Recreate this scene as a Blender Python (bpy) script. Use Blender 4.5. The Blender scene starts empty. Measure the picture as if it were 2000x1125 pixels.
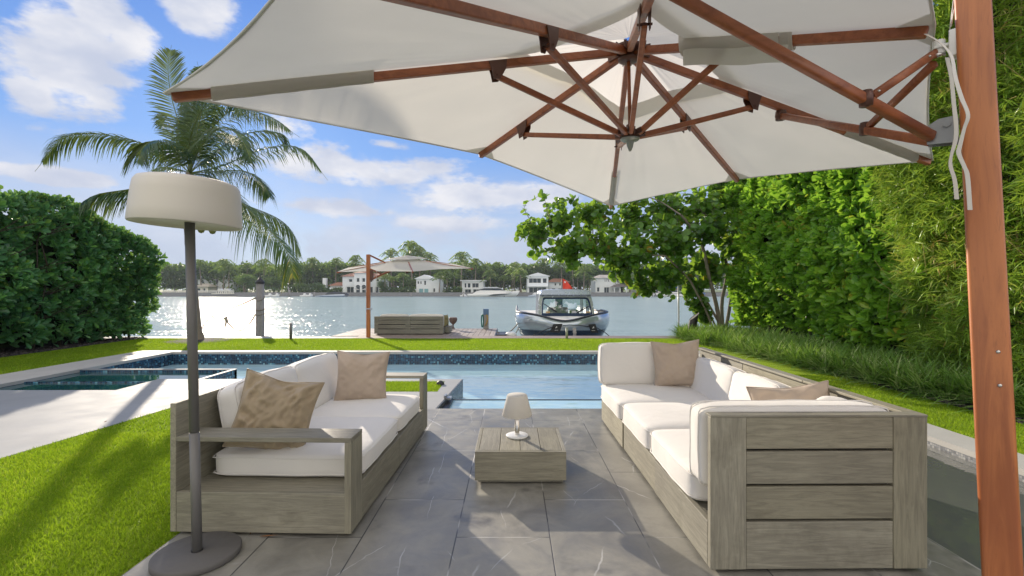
import bpy, bmesh, math, random
import numpy as np
from mathutils import Vector, Matrix, Euler, noise as mnoise
random.seed(7); RNG = np.random.default_rng(7)
D = math.radians
F = 940.0; CH = 1.26          # focal length in photo pixels, eye height
scene = bpy.context.scene
col = scene.collection
# ---------------------------------------------------------------- camera
cam = bpy.data.cameras.new('camera'); camo = bpy.data.objects.new('camera', cam); col.objects.link(camo)
cam.sensor_width = 36; cam.lens = 36 * F / 2000; cam.clip_end = 8000; cam.clip_start = .05
camo.location = (0, 0, CH); camo.rotation_euler = (D(90), 0, 0)
scene.camera = camo
scene.view_settings.view_transform = 'Standard'; scene.view_settings.look = 'None'
scene.view_settings.exposure = 0.38; scene.view_settings.gamma = 1
# ---------------------------------------------------------------- sun and sky
SUN_EL, SUN_AZ = D(16.6), D(30)       # azimuth measured from +Y towards -X
sd = Vector((-math.sin(SUN_AZ) * math.cos(SUN_EL), math.cos(SUN_AZ) * math.cos(SUN_EL), math.sin(SUN_EL)))
sun = bpy.data.lights.new('sun', 'SUN'); suno = bpy.data.objects.new('sun', sun); col.objects.link(suno)
sun.energy = 5.0; sun.angle = D(0.6); sun.color = (1, .87, .70)
suno.rotation_euler = sd.to_track_quat('Z', 'Y').to_euler(); suno.location = sd * 50
w = bpy.data.worlds.new('World'); scene.world = w; w.use_nodes = True
nt = w.node_tree; nt.nodes.clear()
class NT:
    """tiny node helper"""
    def __init__(s, tree): s.t = tree
    def n(s, typ, ins=None, **kw):
        nd = s.t.nodes.new(typ)
        for k, v in kw.items(): setattr(nd, k, v)
        for k, v in (ins or {}).items():
            if isinstance(v, bpy.types.NodeSocket): s.t.links.new(v, nd.inputs[k])
            else: nd.inputs[k].default_value = v
        return nd
    def m(s, op, a, b=None, c=None, clamp=False):
        ins = {0: a}
        if b is not None: ins[1] = b
        if c is not None: ins[2] = c
        return s.n('ShaderNodeMath', ins, operation=op, use_clamp=clamp).outputs[0]
    def vm(s, op, a, b=None):
        ins = {0: a}
        if b is not None: ins[1] = b
        return s.n('ShaderNodeVectorMath', ins, operation=op).outputs[0]
    def mix(s, f, a, b, typ='RGBA', blend='MIX'):
        nd = s.t.nodes.new('ShaderNodeMix'); nd.data_type = typ
        if typ == 'RGBA': nd.blend_type = blend
        idx = {'FLOAT': (0, 2, 3, 0), 'RGBA': (0, 6, 7, 2)}[typ]
        for k, v in zip(idx[:3], (f, a, b)):
            if isinstance(v, bpy.types.NodeSocket): s.t.links.new(v, nd.inputs[k])
            else: nd.inputs[k].default_value = v
        return nd.outputs[idx[3]]
    def mr(s, v, a, b, c=0., d=1., typ='SMOOTHSTEP'):
        return s.n('ShaderNodeMapRange', {0: v, 1: a, 2: b, 3: c, 4: d}, interpolation_type=typ).outputs[0]
    def noise(s, vec, scale, detail=4, rough=.5, dist=0., out='Fac'):
        return s.n('ShaderNodeTexNoise', {'Vector': vec, 'Scale': scale, 'Detail': detail, 'Roughness': rough, 'Distortion': dist}).outputs[out]
    def ramp(s, f, stops):
        r = s.n('ShaderNodeValToRGB', {0: f}); e = r.color_ramp.elements
        while len(e) < len(stops): e.new(.5)
        for el, (p, c) in zip(e, stops): el.position = p; el.color = (*c, 1) if len(c) == 3 else c
        return r.outputs[0]
W = NT(nt)
tc = W.n('ShaderNodeTexCoord').outputs['Generated']
sky = W.n('ShaderNodeTexSky'); sky.sky_type = 'NISHITA'; sky.sun_disc = False
sky.sun_elevation = SUN_EL; sky.sun_rotation = -SUN_AZ; sky.air_density = 1.0; sky.dust_density = .35; sky.ozone_density = 2.2
sx = W.n('ShaderNodeSeparateXYZ', {0: tc})
az = W.m('ARCTAN2', sx.outputs[0], sx.outputs[1]); el = W.m('ARCSINE', sx.outputs[2])
# cloud field: noise in direction space, with the cumulus heaps where the photo has them
n1 = W.noise(W.vm('MULTIPLY', tc, (1, 1, 1.9)), 5.2, 8, .60, .3)
n2 = W.noise(W.vm('MULTIPLY', tc, (1, 1, 2.6)), 14, 6, .62)
nn = W.m('ADD', W.m('MULTIPLY', n1, .62), W.m('MULTIPLY', n2, .38))
def heap(u, v, ru, rv):
    x, z = (u - 1000) / F, (562.5 - v) / F
    a0 = math.atan2(x, 1); e0 = math.atan2(z, math.hypot(1, x)); k = math.hypot(1, x)
    ra, re = ru / F / k / k, rv / F / k
    dx = W.m('DIVIDE', W.m('SUBTRACT', az, a0), ra); dy = W.m('DIVIDE', W.m('SUBTRACT', el, e0), re)
    d = W.m('SQRT', W.m('ADD', W.m('MULTIPLY', dx, dx), W.m('MULTIPLY', dy, dy)))
    return W.m('SUBTRACT', 1.0, d)
hs = None
for args in [(150, 110, 125, 105), (190, 20, 75, 70), (65, 185, 60, 34), (385, 10, 80, 60), (255, 75, 60, 45), (700, 330, 260, 42), (930, 382, 230, 40),
             (640, 405, 200, 26), (1050, 380, 120, 24), (560, 245, 70, 28), (760, 283, 50, 14), (900, 440, 180, 26), (330, 300, 60, 12), (100, 345, 160, 22), (1010, 300, 60, 20)]:
    h = heap(*args); hs = h if hs is None else W.m('MAXIMUM', hs, h)
hs = W.m('MAXIMUM', hs, -1.2)
dens = W.m('ADD', W.m('MULTIPLY', W.m('SUBTRACT', nn, .5), 4.6), W.m('MULTIPLY', hs, 1.15))
cl = W.mr(dens, -.05, .65)
# thin low veil, and clouds added to the unseen sky behind the camera
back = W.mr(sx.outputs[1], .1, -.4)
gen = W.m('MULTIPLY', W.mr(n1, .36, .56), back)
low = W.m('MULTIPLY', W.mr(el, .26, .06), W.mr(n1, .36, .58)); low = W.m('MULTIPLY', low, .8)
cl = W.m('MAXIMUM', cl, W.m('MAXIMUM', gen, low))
shade = W.mr(W.noise(W.vm('ADD', W.vm('MULTIPLY', tc, (1, 1, 2.2)), (0, 0, .06)), 6, 5, .55), .35, .7)
# sky colour: nishita pulled towards the photo's clean blue
nis = W.mix(1., sky.outputs[0], (.60, .86, 1.42, 1), blend='MULTIPLY')
grad = W.ramp(W.mr(el, 0., .62, typ='LINEAR'), [(0., (4.9, 5.7, 7.0)), (.16, (5.1, 6.0, 7.4)), (.30, (3.9, 5.2, 7.7)), (.42, (2.4, 4.3, 8.2)), (1., (.70, 2.2, 7.2))])
skyc = W.mix(.84, nis, grad)
cc = W.mix(shade, (5.6, 6.1, 7.5, 1), (8.6, 8.6, 9.0, 1))
back_fill = W.mr(sx.outputs[1], .15, -.35)
cc = W.mix(W.m('MULTIPLY', back_fill, .9), cc, (18.5, 16.6, 13.4, 1))  # unseen clouds behind the camera made bright and warm, added as fill light
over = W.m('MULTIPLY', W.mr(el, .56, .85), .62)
cl = W.m('MAXIMUM', cl, over); cc = W.mix(over, cc, (15.5, 14.6, 13.2, 1))  # bright cloud deck added overhead, out of view, to lift the ambient light
cc = W.mix(W.mr(el, .18, .02), cc, (4.9, 5.5, 7.0, 1))
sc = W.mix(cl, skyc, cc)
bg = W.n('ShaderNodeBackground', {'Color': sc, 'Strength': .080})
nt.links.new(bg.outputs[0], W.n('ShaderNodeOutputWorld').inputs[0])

# ---------------------------------------------------------------- helpers
def P(u, v, Y): return Vector(((u - 1000) / F * Y, Y, CH - (v - 562.5) / F * Y))     # a point seen at (u,v), Y metres away
def tag(o, label=None, cat=None, group=None, kind=None):
    if label: o['label'] = label
    if cat: o['category'] = cat
    if group: o['group'] = group
    if kind: o['kind'] = kind
    return o
def thing(name, loc=(0, 0, 0), rz=0, label=None, cat=None, group=None):
    o = bpy.data.objects.new(name, None); col.objects.link(o); o.location = loc; o.rotation_euler = (0, 0, rz)
    o.empty_display_size = .1
    return tag(o, label, cat, group)
def root_loc(p):
    v = Vector((0, 0, 0))
    while p is not None: v += p.location; p = p.parent
    return v
def finish(o, name, mat, parent, local, loc):
    col.objects.link(o)
    if isinstance(mat, (list, tuple)):
        for m in mat: o.data.materials.append(m)
    elif mat: o.data.materials.append(mat)
    if parent is not None:
        o.parent = parent
        if not local: o.data.transform(Matrix.Translation(-root_loc(parent)))
    elif loc is not None:
        loc = Vector(loc); o.data.transform(Matrix.Translation(-loc)); o.location = loc
    return o
class MB:
    def __init__(s): s.v = []; s.f = []; s.sm = []
    def add(s, vs, fs, smooth=False):
        n = len(s.v); s.v += [tuple(v) for v in vs]; s.f += [[i + n for i in f] for f in fs]; s.sm += [smooth] * len(fs); return s
    def box(s, x0, x1, y0, y1, z0, z1):
        return s.add([(x0, y0, z0), (x1, y0, z0), (x1, y1, z0), (x0, y1, z0), (x0, y0, z1), (x1, y0, z1), (x1, y1, z1), (x0, y1, z1)],
                     [[0, 3, 2, 1], [4, 5, 6, 7], [0, 1, 5, 4], [1, 2, 6, 5], [2, 3, 7, 6], [3, 0, 4, 7]])
    def quad(s, *p): return s.add(p, [[0, 1, 2, 3]])
    def bar(s, a, b, wd, ht, up=(0, 0, 1), round_=False):
        a, b = Vector(a), Vector(b); t = (b - a).normalized(); up = Vector(up)
        sd_ = t.cross(up)
        if sd_.length < 1e-4: sd_ = t.cross(Vector((1, 0, 0)))
        sd_.normalize(); u = sd_.cross(t).normalized()
        if round_: prof = [(wd / 2 * math.copysign(abs(math.cos(q)) ** .55, math.cos(q)), ht / 2 * math.copysign(abs(math.sin(q)) ** .55, math.sin(q))) for q in [2 * math.pi * k / 20 for k in range(20)]]
        else: prof = [(-wd / 2, -ht / 2), (wd / 2, -ht / 2), (wd / 2, ht / 2), (-wd / 2, ht / 2)]
        n = len(prof)
        vs = [p + sd_ * x + u * y for p in (a, b) for x, y in prof]
        fs = [[i, (i + 1) % n, n + (i + 1) % n, n + i] for i in range(n)]
        s.add(vs, fs, round_); s.add(vs[:n], [list(range(n))[::-1]]); return s.add(vs[n:], [list(range(n))])
    def tube(s, pts, r, k=8, caps=True):
        pts = [Vector(p) for p in pts]; rs = r if isinstance(r, (list, tuple)) else [r] * len(pts)
        vs = []; prev = None
        for i, p in enumerate(pts):
            t = (pts[min(i + 1, len(pts) - 1)] - pts[max(i - 1, 0)]).normalized()
            if prev is None:
                a = t.cross(Vector((0, 0, 1)));
                if a.length < .05: a = t.cross(Vector((0, 1, 0)))
            else: a = prev - t * prev.dot(t)
            a.normalize(); prev = a; b = t.cross(a)
            vs += [p + (a * math.cos(2 * math.pi * j / k) + b * math.sin(2 * math.pi * j / k)) * rs[i] for j in range(k)]
        fs = [[i * k + j, i * k + (j + 1) % k, (i + 1) * k + (j + 1) % k, (i + 1) * k + j] for i in range(len(pts) - 1) for j in range(k)]
        s.add(vs, fs, True)
        if caps: s.add(vs[:k], [list(range(k))[::-1]]); s.add(vs[-k:], [list(range(k))])
        return s
    def lathe(s, c, prof, k=32, ax=None):
        c = Vector(c); q = Vector((0, 0, 1)).rotation_difference(Vector(ax)) if ax else None
        vs = []
        for r, z in prof:
            for j in range(k):
                v = Vector((r * math.cos(2 * math.pi * j / k), r * math.sin(2 * math.pi * j / k), z))
                if q: v = q @ v
                vs.append(c + v)
        fs = [[i * k + j, i * k + (j + 1) % k, (i + 1) * k + (j + 1) % k, (i + 1) * k + j] for i in range(len(prof) - 1) for j in range(k)]
        return s.add(vs, fs, True)
    def prism(s, poly, z0, z1):
        n = len(poly); vs = [(x, y, z0) for x, y in poly] + [(x, y, z1) for x, y in poly]
        return s.add(vs, [list(range(n))[::-1], list(range(n, 2 * n))] + [[i, (i + 1) % n, n + (i + 1) % n, n + i] for i in range(n)])
    def extr(s, poly, d):
        """planar polygon (3d points) pushed along vector d"""
        n = len(poly); d = Vector(d); vs = [Vector(p) for p in poly]; vs += [p + d for p in vs]
        return s.add(vs, [list(range(n))[::-1], list(range(n, 2 * n))] + [[i, (i + 1) % n, n + (i + 1) % n, n + i] for i in range(n)])
    def build(s, name, mat, parent=None, local=False, loc=None, bevel=0, seg=2, fixn=True):
        me = bpy.data.meshes.new(name); me.from_pydata(s.v, [], s.f); me.polygons.foreach_set('use_smooth', s.sm); me.update()
        if fixn:
            bm = bmesh.new(); bm.from_mesh(me); bmesh.ops.remove_doubles(bm, verts=bm.verts, dist=1e-5); bmesh.ops.recalc_face_normals(bm, faces=bm.faces); bm.to_mesh(me); bm.free()
        o = finish(bpy.data.objects.new(name, me), name, mat, parent, local, loc)
        if bevel:
            b = o.modifiers.new('bevel', 'BEVEL'); b.width = bevel; b.segments = seg; b.limit_method = 'ANGLE'; b.angle_limit = D(40)
        return o
def npmesh(name, V, Fc, mat, parent=None, local=False, loc=None, rnd=None, smooth=False, midx=None):
    """numpy mesh: V (n,3), Fc (m,k)"""
    me = bpy.data.meshes.new(name); V = np.ascontiguousarray(V, dtype=np.float32); Fc = np.ascontiguousarray(Fc, dtype=np.int32)
    m, k = Fc.shape
    me.vertices.add(len(V)); me.vertices.foreach_set('co', V.ravel()); me.loops.add(m * k); me.loops.foreach_set('vertex_index', Fc.ravel())
    me.polygons.add(m); me.polygons.foreach_set('loop_start', np.arange(0, m * k, k, dtype=np.int32)); me.polygons.foreach_set('loop_total', np.full(m, k, dtype=np.int32))
    me.polygons.foreach_set('use_smooth', np.full(m, smooth))
    if rnd is not None:
        a = me.attributes.new('rnd', 'FLOAT', 'POINT'); a.data.foreach_set('value', np.ascontiguousarray(rnd, dtype=np.float32))
    me.update(calc_edges=True)
    return finish(bpy.data.objects.new(name, me), name, mat, parent, local, loc)
def copy_tree(o, parent=None):
    c = o.copy(); col.objects.link(c); c.parent = parent
    for ch in list(o.children): copy_tree(ch, c)
    return c
# ---------------------------------------------------------------- materials
MATS = {}
def newmat(name):
    m = bpy.data.materials.new(name); m.use_nodes = True; m.node_tree.nodes.clear(); return m, NT(m.node_tree)
def out(N, sh): N.t.links.new(sh, N.n('ShaderNodeOutputMaterial').inputs[0])
def c4(c): return (*c, 1) if len(c) == 3 else c
def bsdf(N, **kw):
    ins = {k.replace('_', ' '): (c4(v) if isinstance(v, tuple) and len(v) == 3 else v) for k, v in kw.items()}
    return N.n('ShaderNodeBsdfPrincipled', ins).outputs[0]
def simple(name, c, rough=.5, metal=0., var=.12, vscale=6., bump=0., bscale=40., spec=.5, coat=0.):
    m, N = newmat(name); co = N.n('ShaderNodeTexCoord').outputs['Object']
    n = N.noise(co, vscale, 5, .6)
    colr = N.mix(n, c4(tuple(x * (1 - var) for x in c)), c4(tuple(min(1, x * (1 + var)) for x in c)))
    ins = dict(Base_Color=colr, Roughness=N.mr(N.noise(co, vscale * 2.3, 3), .3, .7, max(0, rough - .06), min(1, rough + .06)), Metallic=metal)
    b = N.n('ShaderNodeBsdfPrincipled', {'Base Color': colr, 'Roughness': ins['Roughness'], 'Metallic': metal, 'Specular IOR Level': spec, 'Coat Weight': coat})
    if bump:
        N.t.links.new(N.n('ShaderNodeBump', {'Height': N.noise(co, bscale, 4, .6), 'Strength': bump, 'Distance': .01}).outputs[0], b.inputs['Normal'])
    out(N, b.outputs[0]); MATS[name] = m; return m
def wood(name, c1, c2, axis=1, scale=9., rough=.6, bump=.25, coat=0., vary=.0, stretch=.05):
    m, N = newmat(name); rn = N.n('ShaderNodeObjectInfo').outputs['Random']; co = N.vm('ADD', N.n('ShaderNodeTexCoord').outputs['Object'], N.n('ShaderNodeCombineXYZ', {0: N.m('MULTIPLY', rn, 13.), 1: N.m('MULTIPLY', rn, 7.), 2: N.m('MULTIPLY', rn, 29.)}).outputs[0])
    s = [1., 1., 1.]; s[axis] = stretch
    v = N.vm('MULTIPLY', co, tuple(s))
    g = N.noise(v, scale * 3, 6, .65, 1.2); big = N.noise(co, 1.7, 3); fine = N.noise(v, scale * 22, 3, .7)
    f = N.m('ADD', N.m('MULTIPLY', g, .62), N.m('MULTIPLY', big, .38))
    colr = N.mix(N.mr(f, .36, .64), c4(c1), c4(c2))
    colr = N.mix(N.mr(fine, .56, .75, 0, .35), colr, c4(tuple(x * .55 for x in c1)))
    if vary:
        st = N.mr(N.noise(co, 3.1, 5, .7), .55, .72, 0, .35); colr = N.mix(st, colr, c4((c1[0] * .62, c1[1] * .60, c1[2] * .55)))
        colr = N.n('ShaderNodeHueSaturation', {'Color': colr, 'Value': N.mr(rn, 0, 1, 1 - vary, 1 + vary, 'LINEAR'), 'Saturation': N.mr(N.m('FRACT', N.m('MULTIPLY', rn, 7.3)), 0, 1, .8, 1.15, 'LINEAR')}).outputs[0]
    b = N.n('ShaderNodeBsdfPrincipled', {'Base Color': colr, 'Roughness': rough, 'Coat Weight': coat, 'Coat Roughness': .25})
    h = N.m('ADD', g, N.m('MULTIPLY', fine, .5))
    N.t.links.new(N.n('ShaderNodeBump', {'Height': h, 'Strength': bump, 'Distance': .004}).outputs[0], b.inputs['Normal'])
    out(N, b.outputs[0]); MATS[name] = m; return m
def leafmat(name, stops, trans=.35, rough=.38, tcol=(.35, .55, .06), spec=.5):
    m, N = newmat(name); r = N.n('ShaderNodeAttribute', attribute_name='rnd').outputs['Fac']
    c = N.ramp(r, stops)
    b = N.n('ShaderNodeBsdfPrincipled', {'Base Color': c, 'Roughness': rough, 'Specular IOR Level': spec}).outputs[0]
    tcl = N.mix(.6, c, c4(tcol)); t = N.n('ShaderNodeBsdfTranslucent', {'Color': tcl}).outputs[0]
    out(N, N.n('ShaderNodeMixShader', {0: trans, 1: b, 2: t}).outputs[0]); MATS[name] = m; return m
def fabric(name, c, trans=0., wscale=420., bump=.15, rough=.9, wr=0., var=.05):
    m, N = newmat(name); co = N.n('ShaderNodeTexCoord').outputs['Object']
    n = N.noise(co, 3.0, 4, .6)
    colr = N.mix(n, c4(tuple(x * (1 - var) for x in c)), c4(tuple(min(.95, x * (1 + var)) for x in c)))
    h = N.noise(co, wscale, 2, .6)
    if wr: h = N.m('ADD', N.m('MULTIPLY', h, .05), N.m('MULTIPLY', N.noise(co, 7, 3, .5, .6), wr))
    b = N.n('ShaderNodeBsdfPrincipled', {'Base Color': colr, 'Roughness': rough, 'Specular IOR Level': .25, 'Sheen Weight': .15})
    N.t.links.new(N.n('ShaderNodeBump', {'Height': h, 'Strength': bump, 'Distance': .01}).outputs[0], b.inputs['Normal'])
    sh = b.outputs[0]
    if trans: sh = N.n('ShaderNodeMixShader', {0: trans, 1: sh, 2: N.n('ShaderNodeBsdfTranslucent', {'Color': colr}).outputs[0]}).outputs[0]
    out(N, sh); MATS[name] = m; return m
TK = dict(scale=19, stretch=.08, bump=.3, vary=.13)
TEAK = wood('weathered teak', (.185, .172, .132), (.295, .278, .212), axis=1, **TK)
TEAKX = wood('weathered teak across', (.185, .172, .132), (.295, .278, .212), axis=0, **TK)
TEAKZ = wood('weathered teak upright', (.185, .172, .132), (.295, .278, .212), axis=2, **TK)
TEAKD = wood('grey teak far', (.15, .15, .13), (.23, .225, .19), axis=0)
MAHO = wood('mahogany finish', (.22, .06, .02), (.42, .13, .045), axis=2, scale=7, rough=.42, bump=.06, coat=.35, stretch=.03)
MAHOR = wood('mahogany finish ribs', (.24, .066, .022), (.42, .13, .045), axis=0, scale=7, rough=.45, bump=.05, coat=.25, stretch=.3)
POLE = wood('pole veneer', (.30, .082, .020), (.52, .175, .048), axis=2, scale=5, rough=.42, bump=.03, coat=.35, stretch=.02)
WHITE = fabric('white cushion cloth', (.72, .70, .67), bump=.5, wr=1.0)
TAN = fabric('tan pillow cloth', (.45, .365, .29), bump=.45, wr=.9, var=.12)
TAND = fabric('tan satin pillow cloth', (.36, .285, .19), bump=.5, wr=.6, rough=.42, var=.12)
CANV = fabric('cream canvas', (.64, .625, .575), trans=.46, bump=.1, wr=.35)
CANV2 = fabric('grey canvas sleeve', (.70, .68, .62), trans=.42, bump=.1, wr=.35)
WEB = fabric('webbing strap', (.62, .60, .55), bump=.1)
SHADE = simple('lamp shade plastic', (.68, .64, .57), .55, var=.03, vscale=2)
LPOLE = simple('lamp pole grey', (.15, .145, .14), .45, var=.12, bump=.05)
LBASE = simple('lamp base grey', (.115, .11, .105), .7, var=.15, vscale=9, bump=.15)
CHROME = simple('brushed steel', (.62, .60, .57), .22, 1., var=.05, bump=.02)
BRONZE = simple('brown joint casting', (.12, .055, .04), .4, .3, var=.2, vscale=12)
GREYM = simple('grey bracket', (.33, .34, .35), .4, .7, var=.1)
WHITEM = simple('white enamel', (.78, .78, .76), .35, var=.04)
BLACK = simple('black rubber', (.018, .018, .02), .55, var=.2)
DARKM = simple('dark bronze metal', (.045, .043, .042), .4, .6, var=.2)
STUCCO = simple('white stucco', (.80, .83, .86), .85, var=.06, vscale=1.5)
STUCCO2 = simple('cream stucco', (.68, .66, .60), .85, var=.06, vscale=1.5)
TERRA = simple('terracotta roof', (.30, .14, .085), .8, var=.25, vscale=3)
TANROOF = simple('pale roof', (.50, .45, .38), .8, var=.15, vscale=3)
WINDOW = simple('dark window glass', (.035, .05, .06), .08, var=.3, vscale=.4)
GREYSTONE = simple('grey seawall', (.22, .22, .23), .85, var=.25, vscale=2, bump=.2, bscale=12)
PALE = simple('pale paving', (.235, .25, .27), .7, var=.22, vscale=1.3, bump=.12, bscale=60)
MULCH = simple('dark mulch', (.05, .045, .045), .95, var=.6, vscale=45, bump=1., bscale=70)
BARK = simple('grey bark', (.20, .17, .14), .9, var=.35, vscale=14, bump=.5, bscale=30)
PBARK = simple('palm bark', (.23, .19, .15), .9, var=.35, vscale=9, bump=.5, bscale=20)
PILE = simple('grey timber pile', (.27, .26, .25), .85, var=.25, vscale=7, bump=.3, bscale=18)
ROPE = simple('weathered rope', (.20, .175, .14), .9, var=.3, vscale=60, bump=.3, bscale=200)
COPING = simple('grey coping stone', (.40, .395, .375), .65, var=.18, vscale=2.2, bump=.12, bscale=70)
BOARD = wood('greyed dock boards', (.20, .165, .145), (.36, .31, .28), axis=0, scale=8, bump=.2)
CLUSIA = leafmat('clusia leaves', [(0, (.07, .19, .016)), (.45, (.17, .38, .03)), (.8, (.29, .52, .045)), (.95, (.46, .60, .06)), (1, (.50, .42, .05))], trans=.42, rough=.3, tcol=(.42,.66,.06))
CLUSIAD = leafmat('shaded clusia leaves', [(0, (.04, .13, .065)), (.5, (.085, .25, .10)), (.9, (.18, .42, .09)), (1, (.2, .34, .05))], trans=.3, rough=.3)  # darker, bluer copy of the clusia colours with the left hedge's shade in it
BAMBOO = leafmat('bamboo leaves', [(0, (.12, .20, .015)), (.5, (.23, .41, .035)), (.85, (.42, .56, .07)), (.97, (.5, .5, .16)), (1, (.55, .36, .1))], trans=.35, rough=.4, tcol=(.5, .6, .08))
GRAPE = leafmat('sea grape leaves', [(0, (.04, .11, .02)), (.5, (.09, .22, .03)), (.85, (.18, .36, .04)), (.96, (.26, .34, .03)), (1, (.35, .16, .02))], trans=.45, rough=.3, tcol=(.42, .62, .05))
LIRI = leafmat('liriope blades', [(0, (.08, .18, .03)), (.6, (.19, .34, .06)), (1, (.48, .54, .24))], trans=.35, rough=.6, spec=.25)
PALMG = leafmat('palm leaflets', [(0, (.012, .045, .020)), (.55, (.026, .085, .026)), (.85, (.08, .15, .03)), (1, (.38, .30, .035))], trans=.22, rough=.35, tcol=(.35, .42, .05))
FARG = leafmat('far foliage', [(0, (.010, .035, .014)), (.5, (.035, .085, .022)), (.85, (.11, .20, .035)), (1, (.28, .36, .07))], trans=.3, rough=.5)
FARP = leafmat('far palm fronds', [(0, (.035, .08, .02)), (.5, (.09, .15, .035)), (1, (.30, .33, .09))], trans=.4, rough=.45)
TURF = leafmat('turf blades', [(0, (.11, .18, .010)), (.55, (.19, .315, .014)), (.9, (.36, .46, .02)), (1, (.52, .54, .08))], trans=.42, rough=.55, tcol=(.45, .66, .03), spec=.2)
def turf_ground():
    m, N = newmat('turf ground'); co = N.n('ShaderNodeTexCoord').outputs['Object']
    c = N.mix(N.mr(N.noise(co, 90, 3, .7), .35, .7), (.10, .17, .008, 1), (.31, .41, .014, 1))
    c = N.mix(N.mr(N.noise(co, 1.3, 3), .4, .7, 0, .35), c, (.26, .36, .03, 1))
    b = N.n('ShaderNodeBsdfPrincipled', {'Base Color': c, 'Roughness': .8, 'Specular IOR Level': .1, 'Sheen Weight': .6, 'Sheen Tint': (.55, .8, .08, 1)})
    N.t.links.new(N.n('ShaderNodeBump', {'Height': N.noise(co, 160, 3, .8), 'Strength': 1., 'Distance': .02}).outputs[0], b.inputs['Normal'])
    out(N, b.outputs[0]); return m
TURFG = turf_ground()
def slate():
    m, N = newmat('grey slate paving'); co = N.n('ShaderNodeTexCoord').outputs['Object']
    s = N.n('ShaderNodeSeparateXYZ', {0: co})
    v = N.n('ShaderNodeCombineXYZ', {0: N.m('ADD', s.outputs[1], -.283 + .43 * 0), 1: N.m('ADD', s.outputs[0], .283 + .475 * 20), 2: 0.}).outputs[0]
    br = N.n('ShaderNodeTexBrick', {'Vector': v, 'Color1': (0, 0, 0, 1), 'Color2': (1, 1, 1, 1), 'Mortar': (.5, .5, .5, 1), 'Scale': 1., 'Mortar Size': .0036, 'Mortar Smooth': .25, 'Brick Width': .86, 'Row Height': .475}, offset=.5)
    tone = N.n('ShaderNodeSeparateColor', {0: br.outputs[0]}).outputs[0]
    big = N.noise(co, 1.3, 5, .6, .4); blot = N.noise(co, 4.5, 5, .7, 1.0)
    g = N.m('ADD', N.m('MULTIPLY', big, .6), N.m('MULTIPLY', blot, .4))
    c = N.mix(N.mr(g, .36, .66), (.140, .136, .120, 1), (.30, .29, .25, 1))
    c = N.mix(N.m('MULTIPLY', tone, .28), c, (.31, .30, .27, 1))
    c = N.mix(N.mr(N.noise(co, 160, 2, .6), .55, .8, 0, .3), c, (.2, .2, .2, 1))
    dark = N.mr(N.noise(co, 2.6, 4, .6), .58, .74, 0, .7); c = N.mix(dark, c, (.06, .06, .062, 1))
    # white veins: thin zero crossings of warped noise, broken up
    def vein(scale, off, wd, rot, keep):
        vv = N.n('ShaderNodeMapping', {'Vector': co, 'Location': off, 'Rotation': (0, 0, rot), 'Scale': (1, .38, 1)}).outputs[0]
        vv = N.vm('ADD', vv, N.vm('SCALE', N.noise(co, 5, 3, .6, out='Color')))
        vv.node.inputs[1].links[0].from_node.inputs['Scale'].default_value = .05
        vo = N.n('ShaderNodeTexVoronoi', {'Vector': vv, 'Scale': scale}, feature='DISTANCE_TO_EDGE', voronoi_dimensions='2D').outputs[0]
        return N.m('MULTIPLY', N.mr(vo, 0., wd, 1., 0.), N.mr(N.noise(co, 2.2 + keep, 2), .50, .62))
    ve = N.m('MAXIMUM', vein(.85, (3, 1, 0), .006, .55, 0), N.m('MAXIMUM', vein(1.1, (7, 4, 0), .005, -.6, .3), vein(1.9, (1, 8, 0), .006, .9, .7)))
    c = N.mix(N.m('MULTIPLY', ve, .75), c, (.48, .48, .47, 1))
    jc = N.mix(N.mr(N.noise(co, 1.9, 3), .47, .60), (.05, .05, .05, 1), (.46, .45, .42, 1))
    c = N.mix(br.outputs['Fac'], c, jc)
    b = N.n('ShaderNodeBsdfPrincipled', {'Base Color': c, 'Roughness': N.mr(blot, .3, .7, .34, .5), 'Specular IOR Level': .6})
    h = N.m('SUBTRACT', N.m('ADD', N.m('MULTIPLY', blot, .35), N.m('MULTIPLY', N.noise(co, 60, 4, .7), .25)), N.m('MULTIPLY', br.outputs['Fac'], .6))
    N.t.links.new(N.n('ShaderNodeBump', {'Height': h, 'Strength': .35, 'Distance': .006}).outputs[0], b.inputs['Normal'])
    out(N, b.outputs[0]); return m
SLATE = slate()
def mosaic(name, size, stops, rough=.12):
    m, N = newmat(name); co = N.n('ShaderNodeTexCoord').outputs['Object']
    v = N.vm('SCALE', co); v.node.inputs['Scale'].default_value = 1 / size
    v = N.vm('ADD', v, (.5, .5, .5))
    cell = N.vm('FLOOR', v); fr = N.vm('FRACTION', v)
    r = N.n('ShaderNodeTexWhiteNoise', {0: cell}).outputs['Value']
    c = N.ramp(r, stops)
    s = N.n('ShaderNodeSeparateXYZ', {0: fr})
    def edge(o): return N.m('GREATER_THAN', N.m('ABSOLUTE', N.m('SUBTRACT', o, .5)), .44)
    geo = N.n('ShaderNodeSeparateXYZ', {0: N.n('ShaderNodeTexCoord').outputs['Normal']})
    e = edge(s.outputs[2])
    ex = N.m('MULTIPLY', edge(s.outputs[0]), N.m('LESS_THAN', N.m('ABSOLUTE', geo.outputs[0]), .5))
    ey = N.m('MULTIPLY', edge(s.outputs[1]), N.m('LESS_THAN', N.m('ABSOLUTE', geo.outputs[1]), .5))
    e = N.m('MAXIMUM', e, N.m('MAXIMUM', ex, ey))
    c = N.mix(e, c, (.10, .14, .17, 1))
    out(N, bsdf(N, Base_Color=c, Roughness=rough)); return m
TILE = mosaic('blue glass mosaic', .034, [(0, (.003, .014, .04)), (.5, (.006, .035, .085)), (.8, (.015, .09, .18)), (.94, (.08, .26, .38)), (1, (.22, .42, .48))])
TILEG = mosaic('grey stone mosaic', .02, [(0, (.12, .12, .13)), (.5, (.24, .24, .25)), (1, (.38, .38, .37))], .5)
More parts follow.
